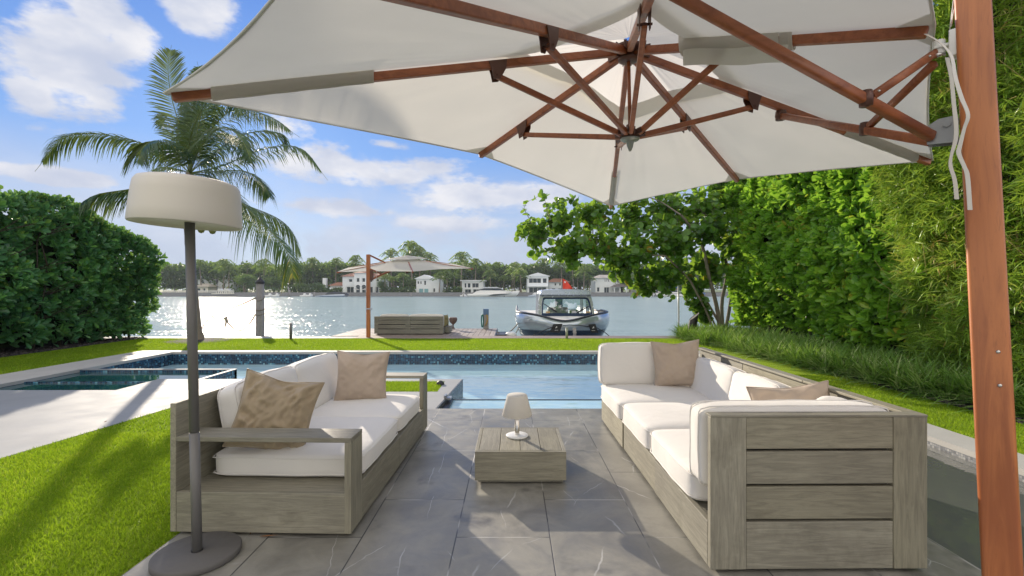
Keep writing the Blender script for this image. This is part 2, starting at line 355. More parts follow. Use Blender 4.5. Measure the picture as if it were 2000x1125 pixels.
def water(name, base, scale, strength, dist, rough=.03, stretch=(1, 1, 1), spec=.5, gust=False, detail=3):
    m, N = newmat(name); co = N.n('ShaderNodeTexCoord').outputs['Object']
    v = N.vm('MULTIPLY', co, stretch)
    h = N.m('ADD', N.noise(v, scale, detail, .55, .4), N.m('MULTIPLY', N.noise(v, scale * 3.3, 2, .5), .35))
    c = N.mix(N.mr(N.noise(co, scale * .12, 3), .35, .65), c4(base), c4(tuple(x * 1.25 for x in base)))
    b = N.n('ShaderNodeBsdfPrincipled', {'Base Color': c, 'Roughness': rough, 'IOR': 1.33, 'Specular IOR Level': spec})
    bp = N.n('ShaderNodeBump', {'Height': h, 'Strength': strength, 'Distance': dist})
    if gust: N.t.links.new(N.mr(N.noise(N.vm('MULTIPLY', co, (.10, .9, 1)), .8, 6, .7, .5), .38, .62, .18, 1.), bp.inputs['Strength'])
    N.t.links.new(bp.outputs[0], b.inputs['Normal'])
    sh = b.outputs[0]
    if gust: sh = N.n('ShaderNodeMixShader', {0: .5, 1: sh, 2: N.n('ShaderNodeBsdfDiffuse', {0: (.34, .42, .44, 1), 'Normal': bp.outputs[0]}).outputs[0]}).outputs[0]
    out(N, sh); return m
BAY = water('bay water', (.13, .21, .205), 2.2, 1.0, .15, .11, (.8, .8, 1), spec=.22, gust=True, detail=8)
POOLW = water('pool water', (.33, .50, .58), 2.2, .5, .020, .02, (.5, 1, 1))
MOATW = water('edge channel water', (.085, .092, .088), 3.0, .3, .015, .03)
SPAW = water('spa water', (.012, .06, .07), 2.0, .15, .01, .02, (.4, 1, 1))
# ================================================================ SETTING
def struct(mb, name, mat, **k): return tag(mb.build(name, mat, **k), kind='structure')
struct(MB().quad((-1500, -60, -2.2), (1500, -60, -2.2), (1500, 2000, -2.2), (-1500, 2000, -2.2)), 'ground', MULCH)
wv, wf = [], []
WZ = -1.2
struct(MB().quad((-1500, 12.2, WZ), (1500, 12.2, WZ), (1500, 2000, WZ), (-1500, 2000, WZ)), 'bay_water', BAY)
def xl(y): return -3.79 + (y - 3.56) * .1275        # slanted lawn edge
struct(MB().prism([(-1.71, -5), (2.1, -5), (2.1, 5.03), (-1.71, 5.03)], -.6, 0), 'terrace', SLATE)
struct(MB().prism([(xl(-5), -5), (-1.712, -5), (-1.712, 5.862), (-.91, 5.862), (-.91, 6.51), (xl(6.51), 6.51)], -.6, -.008), 'near_lawn', TURFG)
struct(MB().prism([(-14, -5), (xl(-5) - .002, -5), (xl(6.512) - .002, 6.512), (-.908, 6.512), (-.908, 5.860), (-1.708, 5.860), (-1.708, 5.034), (-.80, 5.034), (-.69, 6.67), (-4.9, 6.67), (-4.9, 5.95), (-6.7, 5.95), (-7.45, 5.95), (-14, 5.95)], -.6, -.002), 'pool_deck', PALE)
struct(MB().prism([(-7.45, 5.953), (-6.7, 5.953), (-6.7, 9.5), (3.55, 9.5), (3.55, -5), (3.87, -5), (3.87, 9.72), (-7.45, 9.72)], -.045, .0), 'pool_coping', COPING)
struct(MB().prism([(-9.3, 5.953), (-7.452, 5.953), (-7.452, 9.722), (3.872, 9.722), (3.872, -5), (4.75, -5), (4.75, 12.0), (-9.3, 12.0)], -.6, -.006), 'far_lawn', TURFG)
struct(MB().prism([(-16, 5.953), (-9.302, 5.953), (-9.302, 12.3), (-16, 12.3)], -.6, .005), 'planting_bed', MULCH)
b = MB()
b.prism([(4.752, -5), (16, -5), (16, 12.5), (4.62, 12.5), (4.62, 12.002), (4.752, 12.002)], -.6, .01)
struct(b, 'planting_bed', MULCH)
# pool shell
b = MB()
b.box(-6.76, -6.70, 5.95, 9.5, -1.6, -.047); b.box(-6.76, 3.6, 9.5, 9.56, -1.6, -.047); b.box(3.55, 3.61, 5.84, 9.5, -1.6, -.047)
b.box(-6.7, -.69, 6.61, 6.668, -1.6, -.03)
struct(b, 'pool_wall', TILE)
struct(MB().box(3.552, 3.61, -5, 5.83, -1.2, -.047), 'channel_wall', TILEG)
struct(MB().quad((-6.7, 5.8, -1.5), (3.6, 5.8, -1.5), (3.6, 9.55, -1.5), (-6.7, 9.55, -1.5)), 'pool_floor', TILE)
struct(MB().prism([(-.70, 5.795), (3.552, 5.795), (3.552, 9.502), (-6.702, 9.502), (-6.702, 6.6), (-.70, 6.6)], -.9, -.25), 'pool_water', POOLW)
struct(MB().prism([(2.08, 5.0195), (3.545, 5.0195), (3.545, 5.77), (2.08, 5.77)], -.5, -.085).prism([(2.08, -5), (3.545, -5), (3.545, 5.019), (2.08, 5.019)], -.5, -.085), 'channel_water', MOATW)
struct(MB().prism([(-.80, 5.02), (2.079, 5.02), (2.079, 5.77), (-.74, 5.77)], -.5, -.0855), 'channel_water', POOLW)
struct(MB().box(-.73, 3.55, 5.771, 5.80, -1.2, -.078), 'overflow_edge', simple('wet dark stone', (.05, .06, .065), .15))
# slate face of the lawn ledge beside the pool and the slot by it
struct(MB().extr([(-.795, 5.036, -.003), (-.69, 6.66, -.003), (-.69, 6.66, -.9), (-.795, 5.036, -.9)], (.012, 0, 0)), 'ledge_face', simple('wet slate', (.07, .072, .075), .3, var=.3, vscale=12, bump=.2))
b = MB().box(-4.36, -4.30, 6.672, 7.52, -.9, -.012).box(-6.7, -4.3, 7.46, 7.521, -.9, -.0125)
struct(b, 'spa_wall', TILE)
struct(MB().box(-4.355, -4.297, 6.671, 7.526, -.0115, -.003).box(-6.7, -4.356, 7.475, 7.526, -.0115, -.003), 'spa_rim', PALE)
struct(MB().box(-6.7, -4.36, 5.951, 7.46, -.8, -.05), 'spa_water', SPAW)
# seawall, cap, far shore
struct(MB().box(-40, -4.66, 12.302, 12.42, -2.2, -.05).box(-.48, 40, 12.602, 12.72, -2.2, -.06).box(-4.66, -.48, 12.302, 12.4, -2.2, -.12), 'seawall', GREYSTONE)
struct(MB().box(-16, -4.0, 12.002, 12.45, -.2, .006), 'seawall_cap', PALE)
b = MB()
x = -.5
for k in range(4): b.box(-3.998, 16, 12.004 + k * .155, 12.004 + k * .155 + .145, -.05, .008 - .0005 * (k % 2))
struct(b, 'boardwalk', wood('boardwalk boards', (.20, .15, .13), (.34, .27, .24), axis=0, bump=.2))
b = MB(); x = -4.66
while x < -.52: b.box(x, x + .135, 12.626, 14.9, -.06, .004); x += .145
dock = thing('dock', (-2.6, 13.6, 0), 0, 'small boarded dock reaching out over the water behind the grey sofa', 'dock')
b.build('deck_boards', wood('dock boards', (.21, .175, .155), (.40, .35, .32), axis=1, bump=.2), dock)
MB().box(-4.67, -.50, 14.91, 14.99, -.3, .0).box(-4.75, -4.67, 12.63, 14.99, -.3, .0).box(-.515, -.44, 12.63, 14.99, -.3, .0).build('fascia', DARKM, dock)
for x in (-4.5, -2.6, -.7):
    MB().tube([(x, 14.7, -2.2), (x, 14.7, -.07)], .12, 12).build('pile', PILE, dock)
MB().box(-.42, -.16, 13.0, 13.9, -.35, .0).build('step', DARKM, dock)
# far island: low land behind its own seawall
b = MB(); pts = [(-400, 141), (-95, 141), (-70, 143), (60, 141), (110, 142), (400, 142)]
b.prism(pts + [(400, 420), (-400, 420)], -2.2, -.25)
struct(b, 'far_shore', simple('island ground', (.10, .14, .05), .9, var=.3, vscale=.1))
b = MB()
for (x0, y0), (x1, y1) in zip(pts[:-1], pts[1:]):
    b.prism([(x0, y0 - .5), (x1, y1 - .5), (x1, y1 - .002), (x0, y0 - .002)], -2.2, -.05)
struct(b, 'far_seawall', GREYSTONE)

# ================================================================ FOLIAGE TOOLS
def _t_ob():
    V = np.array([[0, 0, 0], [-.30, .35, .06], [-.5, .72, .09], [-.22, .98, .03], [0, .80, -.02], [.22, .98, .03], [.5, .72, .09], [.30, .35, .06], [0, 1.0, 0], [0, .4, -.03]])
    Fq = [[0, 9, 2, 1], [9, 4, 3, 2], [0, 7, 6, 9], [9, 6, 5, 4], [4, 5, 8, 3]]
    return V, Fq
T_OB = _t_ob()
T_ROUND = (np.array([[0, 0, 0], [-.42, .18, .08], [-.5, .55, .1], [-.3, .92, .06], [0, 1.0, 0], [.3, .92, .06], [.5, .55, .1], [.42, .18, .08], [0, .5, -.02]]),
           [[0, 8, 2, 1], [8, 4, 3, 2], [0, 7, 6, 8], [8, 6, 5, 4]])
T_THIN = (np.array([[0, 0, 0], [-.5, .4, .0], [0, 1., -.12], [.5, .4, .0]]), [[0, 3, 2, 1]])
T_BLADE = (np.array([[-.5, 0, 0], [.5, 0, 0], [.42, .5, .0], [-.42, .5, .0], [.06, 1., -.45], [-.06, 1., -.45]]), [[0, 1, 2, 3], [3, 2, 4, 5]])
def unit(a): return a / np.maximum(np.linalg.norm(a, axis=-1, keepdims=True), 1e-9)
def leaves(name, C, A, Nn, L, Wd, tpl, mat, rnd, **k):
    """C base points, A long axes, Nn leaf normals"""
    V, Fq = tpl; n = len(C); A = unit(A); S = unit(np.cross(A, Nn)); U = np.cross(S, A)
    L = np.broadcast_to(L, n)[:, None, None]; Wd = np.broadcast_to(Wd, n)[:, None, None]
    P_ = C[:, None, :] + V[None, :, 0:1] * Wd * S[:, None, :] + V[None, :, 1:2] * L * A[:, None, :] + V[None, :, 2:3] * L * U[:, None, :]
    Fa = np.array(Fq)[None] + (np.arange(n) * len(V))[:, None, None]
    return npmesh(name, P_.reshape(-1, 3), Fa.reshape(-1, 4), mat, rnd=np.repeat(rnd, len(V)), **k)
def rosettes(C, Ax, per, tilt, RG):
    """around each centre, `per` leaves leaning away from the axis"""
    n = len(C); Ax = unit(Ax); t = unit(np.cross(Ax, RG.normal(size=(n, 3)))); b_ = np.cross(Ax, t)
    ph = (np.arange(per)[None] * 2.399 + RG.uniform(0, 6.28, (n, 1)) + RG.normal(0, .25, (n, per)))
    tl = tilt + RG.normal(0, .25, (n, per)) - np.linspace(0, .55, per)[None]
    rad = np.cos(ph)[..., None] * t[:, None] + np.sin(ph)[..., None] * b_[:, None]
    A = np.cos(tl)[..., None] * Ax[:, None] + np.sin(tl)[..., None] * rad
    Nn = -np.sin(tl)[..., None] * -Ax[:, None] - np.cos(tl)[..., None] * rad
    Cc = np.repeat(C[:, None], per, 1) + A * .01
    return Cc.reshape(-1, 3), A.reshape(-1, 3), Nn.reshape(-1, 3)
def fbm(p, s, seed=0):
    return np.array([mnoise.fractal(Vector(q) * s + Vector((seed, seed * 2, 0)), 1.0, 2.0, 3) for q in p])
def hedge(root, y0, y1, xf, sgn, ztop, nros, mat, leafL, seed, depth=.9, zbot=.1, bulge=.25, tilt=1.05, per=6, ends=()):
    """broad-leaved hedge: face at x = xf, body on the side `sgn`, top following ztop(y)"""
    RG = np.random.default_rng(seed)
    y = RG.uniform(y0, y1, nros); zt = np.array([ztop(q) for q in y]); z = zbot + (zt - zbot) * RG.uniform(0, 1, nros) ** .9
    top = RG.uniform(0, 1, nros) < .20
    dep = np.where(top, RG.uniform(0, 1, nros) * depth * 1.6, np.abs(RG.normal(0, .16, nros)))
    z = np.where(top, zt - np.abs(RG.normal(0, .09, nros)), z)
    pts = np.stack([np.zeros(nros), y, z], 1); bl = fbm(pts, .75, seed) * bulge + fbm(pts, 2.3, seed + 9) * bulge * .55
    # belly: wider in the middle, drawn in at the foot and rounded at the shoulder
    h = (z - zbot) / np.maximum(zt - zbot, .1); prof = -.28 * np.clip((.22 - h) / .22, 0, 1) ** 1.5 - .35 * np.clip((h - .86) / .14, 0, 1) ** 2
    xo = xf - sgn * (bl + prof) + sgn * dep
    z = z + np.where(top, bl * .8, 0)
    C = np.stack([xo, y, z], 1)
    ax = np.stack([np.where(top, -.15 * sgn, -sgn * 1.0), RG.normal(0, .45, nros), np.where(top, 1., .45) + RG.normal(0, .4, nros)], 1)
    E = []
    for ye, s_ in ends:                      # rounded end faces
        m = int(nros * .16); yy = ye + np.abs(RG.normal(0, .15, m)) * -s_; zz = zbot + (ztop(ye) - zbot) * RG.uniform(0, 1, m)
        xx = xf + sgn * RG.uniform(0, 1.8, m); E.append((np.stack([xx, yy + fbm(np.stack([xx, yy, zz], 1), .9, seed) * .3 * s_, zz], 1), np.stack([RG.normal(-.2 * sgn, .4, m), np.full(m, s_ * 1.), RG.normal(.4, .4, m)], 1)))
    for c_, a_ in E: C = np.concatenate([C, c_]); ax = np.concatenate([ax, a_])
    C2, A, Nn = rosettes(C, ax, per, tilt, RG); n = len(C2)
    cl = np.repeat(RG.normal(0, .14, len(C)) + fbm(C, 1.1, seed + 3) * .25, per)
    rnd = np.clip(.45 + cl + RG.normal(0, .13, n) + (RG.uniform(0, 1, n) > .985) * .5, 0, 1)
    L = leafL * RG.uniform(.65, 1.15, n)
    o = leaves('foliage', C2, A, Nn, L, L * .47, T_OB, mat, rnd, parent=root)
    return o
# twigs, and a dark core added behind the leaves to block light
WOODY = simple('hedge branches', (.055, .045, .03), .95, var=.5, vscale=20)
def stems(root, y0, y1, xf, sgn, ztop, n, seed, lean=.3):
    R = random.Random(seed); b = MB()
    for k in range(n):
        y = R.uniform(y0, y1); x = xf + sgn * R.uniform(.35, .9); z1 = ztop(y) * R.uniform(.75, .97)
        p = [Vector((x, y, 0))]
        for j in range(5): p.append(p[-1] + Vector((R.uniform(-.12, .12) - sgn * .03, R.uniform(-.15, .15), z1 / 5)))
        b.tube(p, [.03, .026, .022, .016, .012, .006], 6, False)
        for q in p[1:-1]:
            for s in range(2): b.tube([q, q + Vector((-sgn * R.uniform(.2, .55), R.uniform(-.4, .4), R.uniform(.05, .35)))], [.011, .004], 5, False)
    return b.build('branches', WOODY, root, fixn=False)
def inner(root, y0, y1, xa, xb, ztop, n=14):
    """dark sheets added inside the foliage to block light"""
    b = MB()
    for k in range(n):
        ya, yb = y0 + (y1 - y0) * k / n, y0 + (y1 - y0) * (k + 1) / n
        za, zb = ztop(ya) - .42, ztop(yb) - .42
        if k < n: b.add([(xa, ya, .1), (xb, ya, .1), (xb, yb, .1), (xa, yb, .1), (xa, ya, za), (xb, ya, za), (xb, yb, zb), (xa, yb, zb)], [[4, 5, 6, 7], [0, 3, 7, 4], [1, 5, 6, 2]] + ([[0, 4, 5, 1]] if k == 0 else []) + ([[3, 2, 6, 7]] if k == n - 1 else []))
    return b.build('dark_core', simple('dark foliage core', (.018, .03, .01), 1., var=.5, vscale=18), root, fixn=False)
# ---------------------------------------------------------------- hedges
lt = lambda y: 3.10 + (y < 9.6) * (9.6 - y) * .02 - max(0, y - 10.4) * .27 + .12 * math.sin(y * 1.9)
r = thing('hedge', (-10, 9.5, 0), 0, 'dark green broad-leaved hedge standing to the left of the pool', 'hedge')
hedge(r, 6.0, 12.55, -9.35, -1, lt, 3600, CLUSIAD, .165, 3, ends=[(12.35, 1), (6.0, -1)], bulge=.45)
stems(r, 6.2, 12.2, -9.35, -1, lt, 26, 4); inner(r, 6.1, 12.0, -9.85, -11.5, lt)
rt = lambda y: 4.9 + .3 * math.sin(y * 1.3) - max(0, y - 11) * .25
r = thing('hedge', (6.2, 9.5, 0), 0, 'tall bright green broad-leaved hedge behind the strappy grass border', 'hedge')
hedge(r, 6.3, 12.6, 5.75, 1, rt, 5600, CLUSIA, .195, 5, ends=[(12.6, 1)], bulge=.26, zbot=.3)
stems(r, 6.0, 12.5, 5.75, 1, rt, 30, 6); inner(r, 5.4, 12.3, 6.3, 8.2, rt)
# ---------------------------------------------------------------- bamboo: fine drooping sprays on thin culms
def bamboo(root, y0, y1, xf, ztop, ncl, seed):
    RG = np.random.default_rng(seed); y = RG.uniform(y0, y1, ncl); z = RG.uniform(.04, 1, ncl) * ztop
    pts = np.stack([np.full(ncl, xf), y, z], 1); bl = fbm(pts, .7, seed) * .28 + fbm(pts, 2.0, seed + 2) * .16
    x = xf - bl + np.abs(RG.normal(0, .22, ncl)) - .22 * np.clip(z - 2, 0, 2.0) * (y > 5.6)
    C = np.stack([x, y, z], 1); per = 9
    ax = np.stack([-np.abs(RG.normal(.8, .4, ncl)), RG.normal(0, .7, ncl), RG.normal(.1, .55, ncl)], 1); ax = unit(ax)
    n = ncl * per
    Cc = (C[:, None] + ax[:, None] * RG.uniform(-.12, .14, (ncl, per, 1))).reshape(-1, 3)
    A = (ax[:, None] + RG.normal(0, .62, (ncl, per, 3)) + np.array([0, 0, -.28])).reshape(-1, 3)
    Nn = RG.normal(0, .6, (n, 3)) + np.array([-.3, 0, 1.])
    rnd = np.clip(.5 + np.repeat(fbm(C, .9, 4) * .3 + RG.normal(0, .12, ncl), per) + RG.normal(0, .14, n) + (RG.uniform(0, 1, n) > .985) * .45, 0, 1)
    L = RG.uniform(.09, .19, n)
    leaves('foliage', Cc, A, Nn, L, L * .075 + .003, T_THIN, BAMBOO, rnd, parent=root)
    b = MB(); R = random.Random(seed)
    for k in range(34):
        yy = R.uniform(y0, y1); xx = xf + R.uniform(.25, .9); h = ztop * R.uniform(.7, 1.)
        lean = Vector((R.uniform(-.5, .1), R.uniform(-.4, .4), 0)); p = [Vector((xx, yy, 0)) + lean * (q * q) + Vector((0, 0, h * q)) for q in (0, .25, .5, .75, 1)]
        b.tube(p, [.014, .013, .011, .008, .004], 6, False)
    for k in range(260):
        yy = R.uniform(y0, y1); zz = R.uniform(.3, ztop); q = Vector((xf + R.uniform(-.15, .35), yy, zz)); b.tube([q, q + Vector((R.uniform(-.35, .1), R.uniform(-.4, .4), R.uniform(-.2, .45)))], .0028, 4, False)
    b.build('culms', simple('bamboo culms', (.34, .27, .09), .5, var=.35, vscale=3), root, fixn=False)
r = thing('bamboo', (5.9, 4.9, 0), 0, 'tall yellow-green fine-leaved bamboo screen behind the brown parasol pole', 'bamboo')
bamboo(r, 3.3, 6.9, 5.50, 7.2, 16500, 8)
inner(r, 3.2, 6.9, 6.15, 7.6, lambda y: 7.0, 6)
# ---------------------------------------------------------------- strappy border plants
def liriope(name, xy, seed, per=70, h=.42, **k):
    RG = np.random.default_rng(seed); n = len(xy); C = np.repeat(np.array([(a, b_, .0) for a, b_ in xy]), per, 0); m = len(C)
    C = C + np.stack([RG.normal(0, .035, m), RG.normal(0, .035, m), np.zeros(m)], 1)
    ph = RG.uniform(0, 6.283, m); tl = np.abs(RG.normal(.62, .35, m)); L = h * RG.uniform(.7, 1.25, m)
    A0 = np.stack([np.sin(tl) * np.cos(ph), np.sin(tl) * np.sin(ph), np.cos(tl)], 1); hd = np.stack([np.cos(ph), np.sin(ph), np.zeros(m)], 1)
    S = np.stack([-np.sin(ph), np.cos(ph), np.zeros(m)], 1); w_ = .0085
    rows = []
    for t, wk in ((0, .7), (.35, 1), (.7, .85), (1., .1)):
        c = C + A0 * (L * t)[:, None] + hd * (L * .35 * t * t)[:, None] - np.array([0, 0, 1.]) * (L * .50 * t * t * np.sin(tl + .25))[:, None]
        rows += [c - S * w_ * wk, c + S * w_ * wk]
    V = np.stack(rows, 1).reshape(-1, 3); base = (np.arange(m) * 8)[:, None, None]
    Fq = np.array([[0, 1, 3, 2], [2, 3, 5, 4], [4, 5, 7, 6]])[None] + base
    tw = np.repeat(RG.normal(0, .15, n), per)
    return npmesh(name, V, Fq.reshape(-1, 4), LIRI, rnd=np.repeat(np.clip(.5 + tw + RG.normal(0, .2, m), 0, 1), 8), **k)
xy = []
R = random.Random(11)
yy = 4.6
while yy < 12.4:
    wdt = 4.98 - .5 * max(0, min(1, (yy - 5) / 4)) - (.2 if yy > 10.5 else 0)
    for q in np.arange(wdt, 5.85, .17): xy.append((q + R.uniform(-.07, .07), yy + R.uniform(-.09, .09)))
    yy += .165
for a in np.arange(3.3, 4.6, .22):
    for q in (5.15, 5.4): xy.append((q + R.uniform(-.07, .07), a + R.uniform(-.09, .09)))
tag(liriope('border_plants', xy, 12, loc=(5.2, 8, 0)), 'band of strappy green and cream border grass at the foot of the right hedge', 'border plants', kind='stuff')
# ---------------------------------------------------------------- turf blades
def turf(poly_fn, x0, x1, y0, y1, dens, h, wd, seed, z=-.008):
    RG = np.random.default_rng(seed); n = int((x1 - x0) * (y1 - y0) * dens); x = RG.uniform(x0, x1, n); y = RG.uniform(y0, y1, n)
    k = poly_fn(x, y); x = x[k]; y = y[k]; n = len(x); C = np.stack([x, y, np.full(n, z)], 1)
    A = RG.normal(0, .42, (n, 3)) + np.array([0, 0, 1.]); Nn = np.stack([RG.normal(size=n), RG.normal(size=n), np.zeros(n)], 1)
    big = np.array([mnoise.noise(Vector((a * .8, b_ * .8, seed))) + .7 * mnoise.noise(Vector((a * 5, b_ * 5, seed))) for a, b_ in zip(x, y)])
    return leaves_v(C, A, Nn, h * RG.uniform(.6, 1.2, n), wd, np.clip(.5 + big * .3 + RG.normal(0, .22, n), 0, 1))
def leaves_v(C, A, Nn, L, Wd, rnd):
    V, Fq = np.array([[-.5, 0, 0], [.5, 0, 0], [.08, 1, -.2], [-.08, 1, -.2]]), [[0, 1, 2, 3]]
    n = len(C); A = unit(A); S = unit(np.cross(A, Nn)); U = np.cross(S, A)
    P_ = C[:, None] + V[None, :, 0:1] * Wd * S[:, None] + V[None, :, 1:2] * L[:, None, None] * A[:, None] + V[None, :, 2:3] * L[:, None, None] * U[:, None]
    return P_.reshape(-1, 3), np.arange(n * 4).reshape(-1, 4), np.repeat(rnd, 4)
def turfmesh(label, loc, parts):
    V, Fa, Rr, o = [], [], [], 0
    for v, f, q in parts: V.append(v); Fa.append(f + o); Rr.append(q); o += len(v)
    return tag(npmesh('turf_grass', np.concatenate(V), np.concatenate(Fa), TURF, rnd=np.concatenate(Rr), loc=loc), label, 'grass', kind='stuff')
near = lambda x, y: (x > -3.79 + (y - 3.56) * .1275 + .01) & (x < -1.725)
turfmesh('close-cropped green turf left of the terrace', (-2.8, 4, 0), [turf(near, -4.5, -1.72, -1.2, 1.7, 5500, .025, .006, 27), turf(near, -4.2, -1.72, 1.7, 4.2, 14000, .024, .0045, 21), turf(near, -4.0, -1.72, 4.2, 6.5, 6000, .026, .006, 22),
    turf(lambda x, y: (x < -.92) & (y > 5.87), -1.72, -.92, 5.87, 6.5, 9000, .026, .005, 23)])
turfmesh('bright sunlit turf strip between the pool and the seawall', (-2, 11, 0), [turf(lambda x, y: x > -99, -9.2, 4.7, 9.73, 11.99, 3400, .028, .009, 24),
    turf(lambda x, y: x > -99, -9.2, -7.46, 6.2, 9.73, 3500, .028, .009, 25)])
turfmesh('narrow turf strip right of the terrace channel', (4.3, 4.3, 0), [turf(lambda x, y: x > -99, 3.88, 4.72, 3.0, 7.0, 7000, .027, .006, 26)])
# scatter of bark chips on the beds
def chips(x0, x1, y0, y1, n, seed):
    RG = np.random.default_rng(seed); C = np.stack([RG.uniform(x0, x1, n), RG.uniform(y0, y1, n), np.full(n, .018)], 1)
    return C, RG.normal(size=(n, 3)) * np.array([1, 1, .35]), RG.normal(size=(n, 3)) + np.array([0, 0, 1.5]), RG.uniform(.02, .05, n)
C1 = [chips(4.7, 5.4, 3.2, 9, 5000, 31), chips(-9.9, -9.25, 6, 12.2, 5000, 32)]
tag(leaves('bark_chips', np.concatenate([c[0] for c in C1]), np.concatenate([c[1] for c in C1]), np.concatenate([c[2] for c in C1]), np.concatenate([c[3] for c in C1]), .018, T_THIN,
    leafmat('bark chips', [(0, (.03, .025, .025)), (1, (.13, .11, .105))], trans=0., rough=.95), RNG.uniform(0, 1, 10000), loc=(0, 6, 0)), 'loose dark bark chips on the planting beds', 'mulch', kind='stuff')
def bez(p, n=26):
    """smooth curve through the given points"""
    p = [Vector(q) for q in p]; out_ = []
    q = [p[0] * 2 - p[1]] + p + [p[-1] * 2 - p[-2]]
    m = len(p) - 1
    for k in range(n + 1):
        t = k / n * m; i = min(int(t), m - 1); f = t - i; a, b_, c, d = q[i], q[i + 1], q[i + 2], q[i + 3]
        out_.append(.5 * ((2 * b_) + (c - a) * f + (2 * a - 5 * b_ + 4 * c - d) * f * f + (3 * b_ - a - 3 * c + d) * f ** 3))
    return out_
# ================================================================ NEAR PARASOL
HS = .86
def U(p, dz=0): return Vector((p[0] * HS, p[1] * HS, CH + p[2] * HS + dz))
def parasol():
    HUB = Vector((.793, 3.275, 1.611)); LOW = Vector((.800, 3.262, 1.035))
    Lc = Vector((-1.875, 2.593, 1.0)); Fc_ = Vector((1.265, 6.164, 1.0)); Rc = Vector((3.461, 3.958, 1.0)); Nc = Vector((.36, .387, .85))
    rim = [Lc, Vector((-.305, 4.38, 1.172)), Fc_, Vector((2.385, 5.07, 1.10)), Rc, Vector((1.905, 2.17, 1.135)), Nc, Vector((-.563, 1.298, .835))]
    joint = [.334, .637, .40, .415, .363, .40, .30, .454]
    g = thing('parasol', (1.637, 1.594, 0), 0, 'large cream cantilever parasol with brown ribs filling the top of the view', 'parasol')
    # canopy: eight sagging panels, open in the middle under a raised vent cap
    def panel(b, a, c, t0, t1, lift, n=16, m=40, sag=.035, k=0):
        vs = []
        for i in range(n + 1):
            t = t0 + (t1 - t0) * i / n
            for j in range(m + 1):
                s = j / m; e = a.lerp(c, s); mid = 4 * s * (1 - s)
                q = HUB.lerp(e, t); hub2 = Vector((HUB.x, HUB.y, q.z))
                q = q + (hub2 - q) * (.018 * mid * t)      # edge drawn in between the ribs
                wv = mnoise.noise(Vector((q.x * 3.1, q.y * 3.1, 1.3))) * .010 + math.sin(s * 46 + t * 9) * .0030 * abs(1 - 2 * s) ** 3 + mnoise.noise(Vector((s * 14, t * 3 + s, k * 3.7))) * .007 * abs(1 - 2 * s)
                q = Vector((q.x, q.y, q.z - sag * mid * t * (1.2 - t) + wv * mid)); vs.append(U(q, lift))
        b.add(vs, [[i * (m + 1) + j, i * (m + 1) + j + 1, (i + 1) * (m + 1) + j + 1, (i + 1) * (m + 1) + j] for i in range(n) for j in range(m)], True)
    b = MB()
    for k in range(8): panel(b, rim[k], rim[(k + 1) % 8], .26, 1.0, .045, k=k)
    canopy = b.build('canopy', CANV, g)
    b = MB()
    for k in range(8): panel(b, rim[k], rim[(k + 1) % 8], .012, .345, .075, sag=.05)
    b.build('vent_cap', fabric('thin vent canvas', (.74, .72, .67), trans=.6), canopy, local=False)
    # rim hem
    b = MB(); pts = []
    for k in range(8):
        a, c = rim[k], rim[(k + 1) % 8]
        for j in range(8):
            s = j / 8; q = a.lerp(c, s); mid = 4 * s * (1 - s); hub2 = Vector((HUB.x, HUB.y, q.z)); q = q + (hub2 - q) * (.018 * mid); pts.append(U(q, .043))
    pts.append(pts[0]); b.tube(pts, .0055, 6, False); b.build('hem', WEB, canopy)
    # seam bands stitched near the vent (slightly darker doubled cloth)
    b = MB()
    # corner patches
    for k in range(8):
        e, h = rim[k], HUB; i0, i1 = rim[k - 1], rim[(k + 1) % 8]
        MB().add([U(e, .040), U(e.lerp(i0, .09), .038), U(e.lerp(h, .10), .036), U(e.lerp(i1, .09), .038)], [[0, 1, 2], [0, 2, 3]]).build('corner_patch', CANV, canopy)
    hubz = {}
    for k, e in enumerate(rim):
        a0 = HUB.lerp(e, .035)
        wd = .034; rb = MB().bar(U(a0, .0), U(HUB.lerp(e, .985), .018), wd, .044, round_=False).build('rib', MAHOR, g, bevel=.006)
        # grooves running along both cheeks of the rib
        j = U(HUB.lerp(e, joint[k])); d = (U(e) - U(HUB)).normalized(); sdv = d.cross(Vector((0, 0, 1))).normalized()
        lo = U(LOW) + Vector((d.x, d.y, 0)).normalized() * .055
        jj = j - Vector((0, 0, .055))
        st = MB().bar(lo, jj, .026, .031, round_=False).build('strut', MAHOR, g, bevel=.006)
        br = MB()
        for s in (-1, 1):
            o_ = sdv * (.0205 * s)
            poly = [j + o_ + d * .05 + Vector((0, 0, .022)), j + o_ - d * .055 + Vector((0, 0, .022)), j + o_ - d * .05 - Vector((0, 0, .03)), j + o_ - d * .015 - Vector((0, 0, .08)), j + o_ + d * .02 - Vector((0, 0, .078)), j + o_ + d * .03 - Vector((0, 0, .03))]
            br.extr(poly, sdv * (.004 * s))
        br.tube([jj - sdv * .033, jj + sdv * .033], .006, 8)
        br.build('joint', BRONZE, g)
    # hubs
    b = MB().lathe(U(HUB, -.055), [(.0, -.01), (.045, -.008), (.06, .0), (.062, .012), (.04, .016), (.04, .05), (.085, .052), (.088, .062), (.088, .075), (.0, .08)], 28)
    for k, e in enumerate(rim):
        d = (U(e) - U(HUB)); d.z = 0; d.normalize(); s = d.cross(Vector((0, 0, 1)))
        for q in (-1, 1): b.bar(U(HUB, -.002) + d * .05 + s * .024 * q, U(HUB, -.012) + d * .125 + s * .024 * q, .006, .042)
    b.build('upper_hub', BRONZE, g)
    b = MB().lathe(U(LOW, 0), [(0, -.02), (.05, -.018), (.055, .0), (.05, .014), (.03, .02), (.022, .06), (.0, .065)], 28)
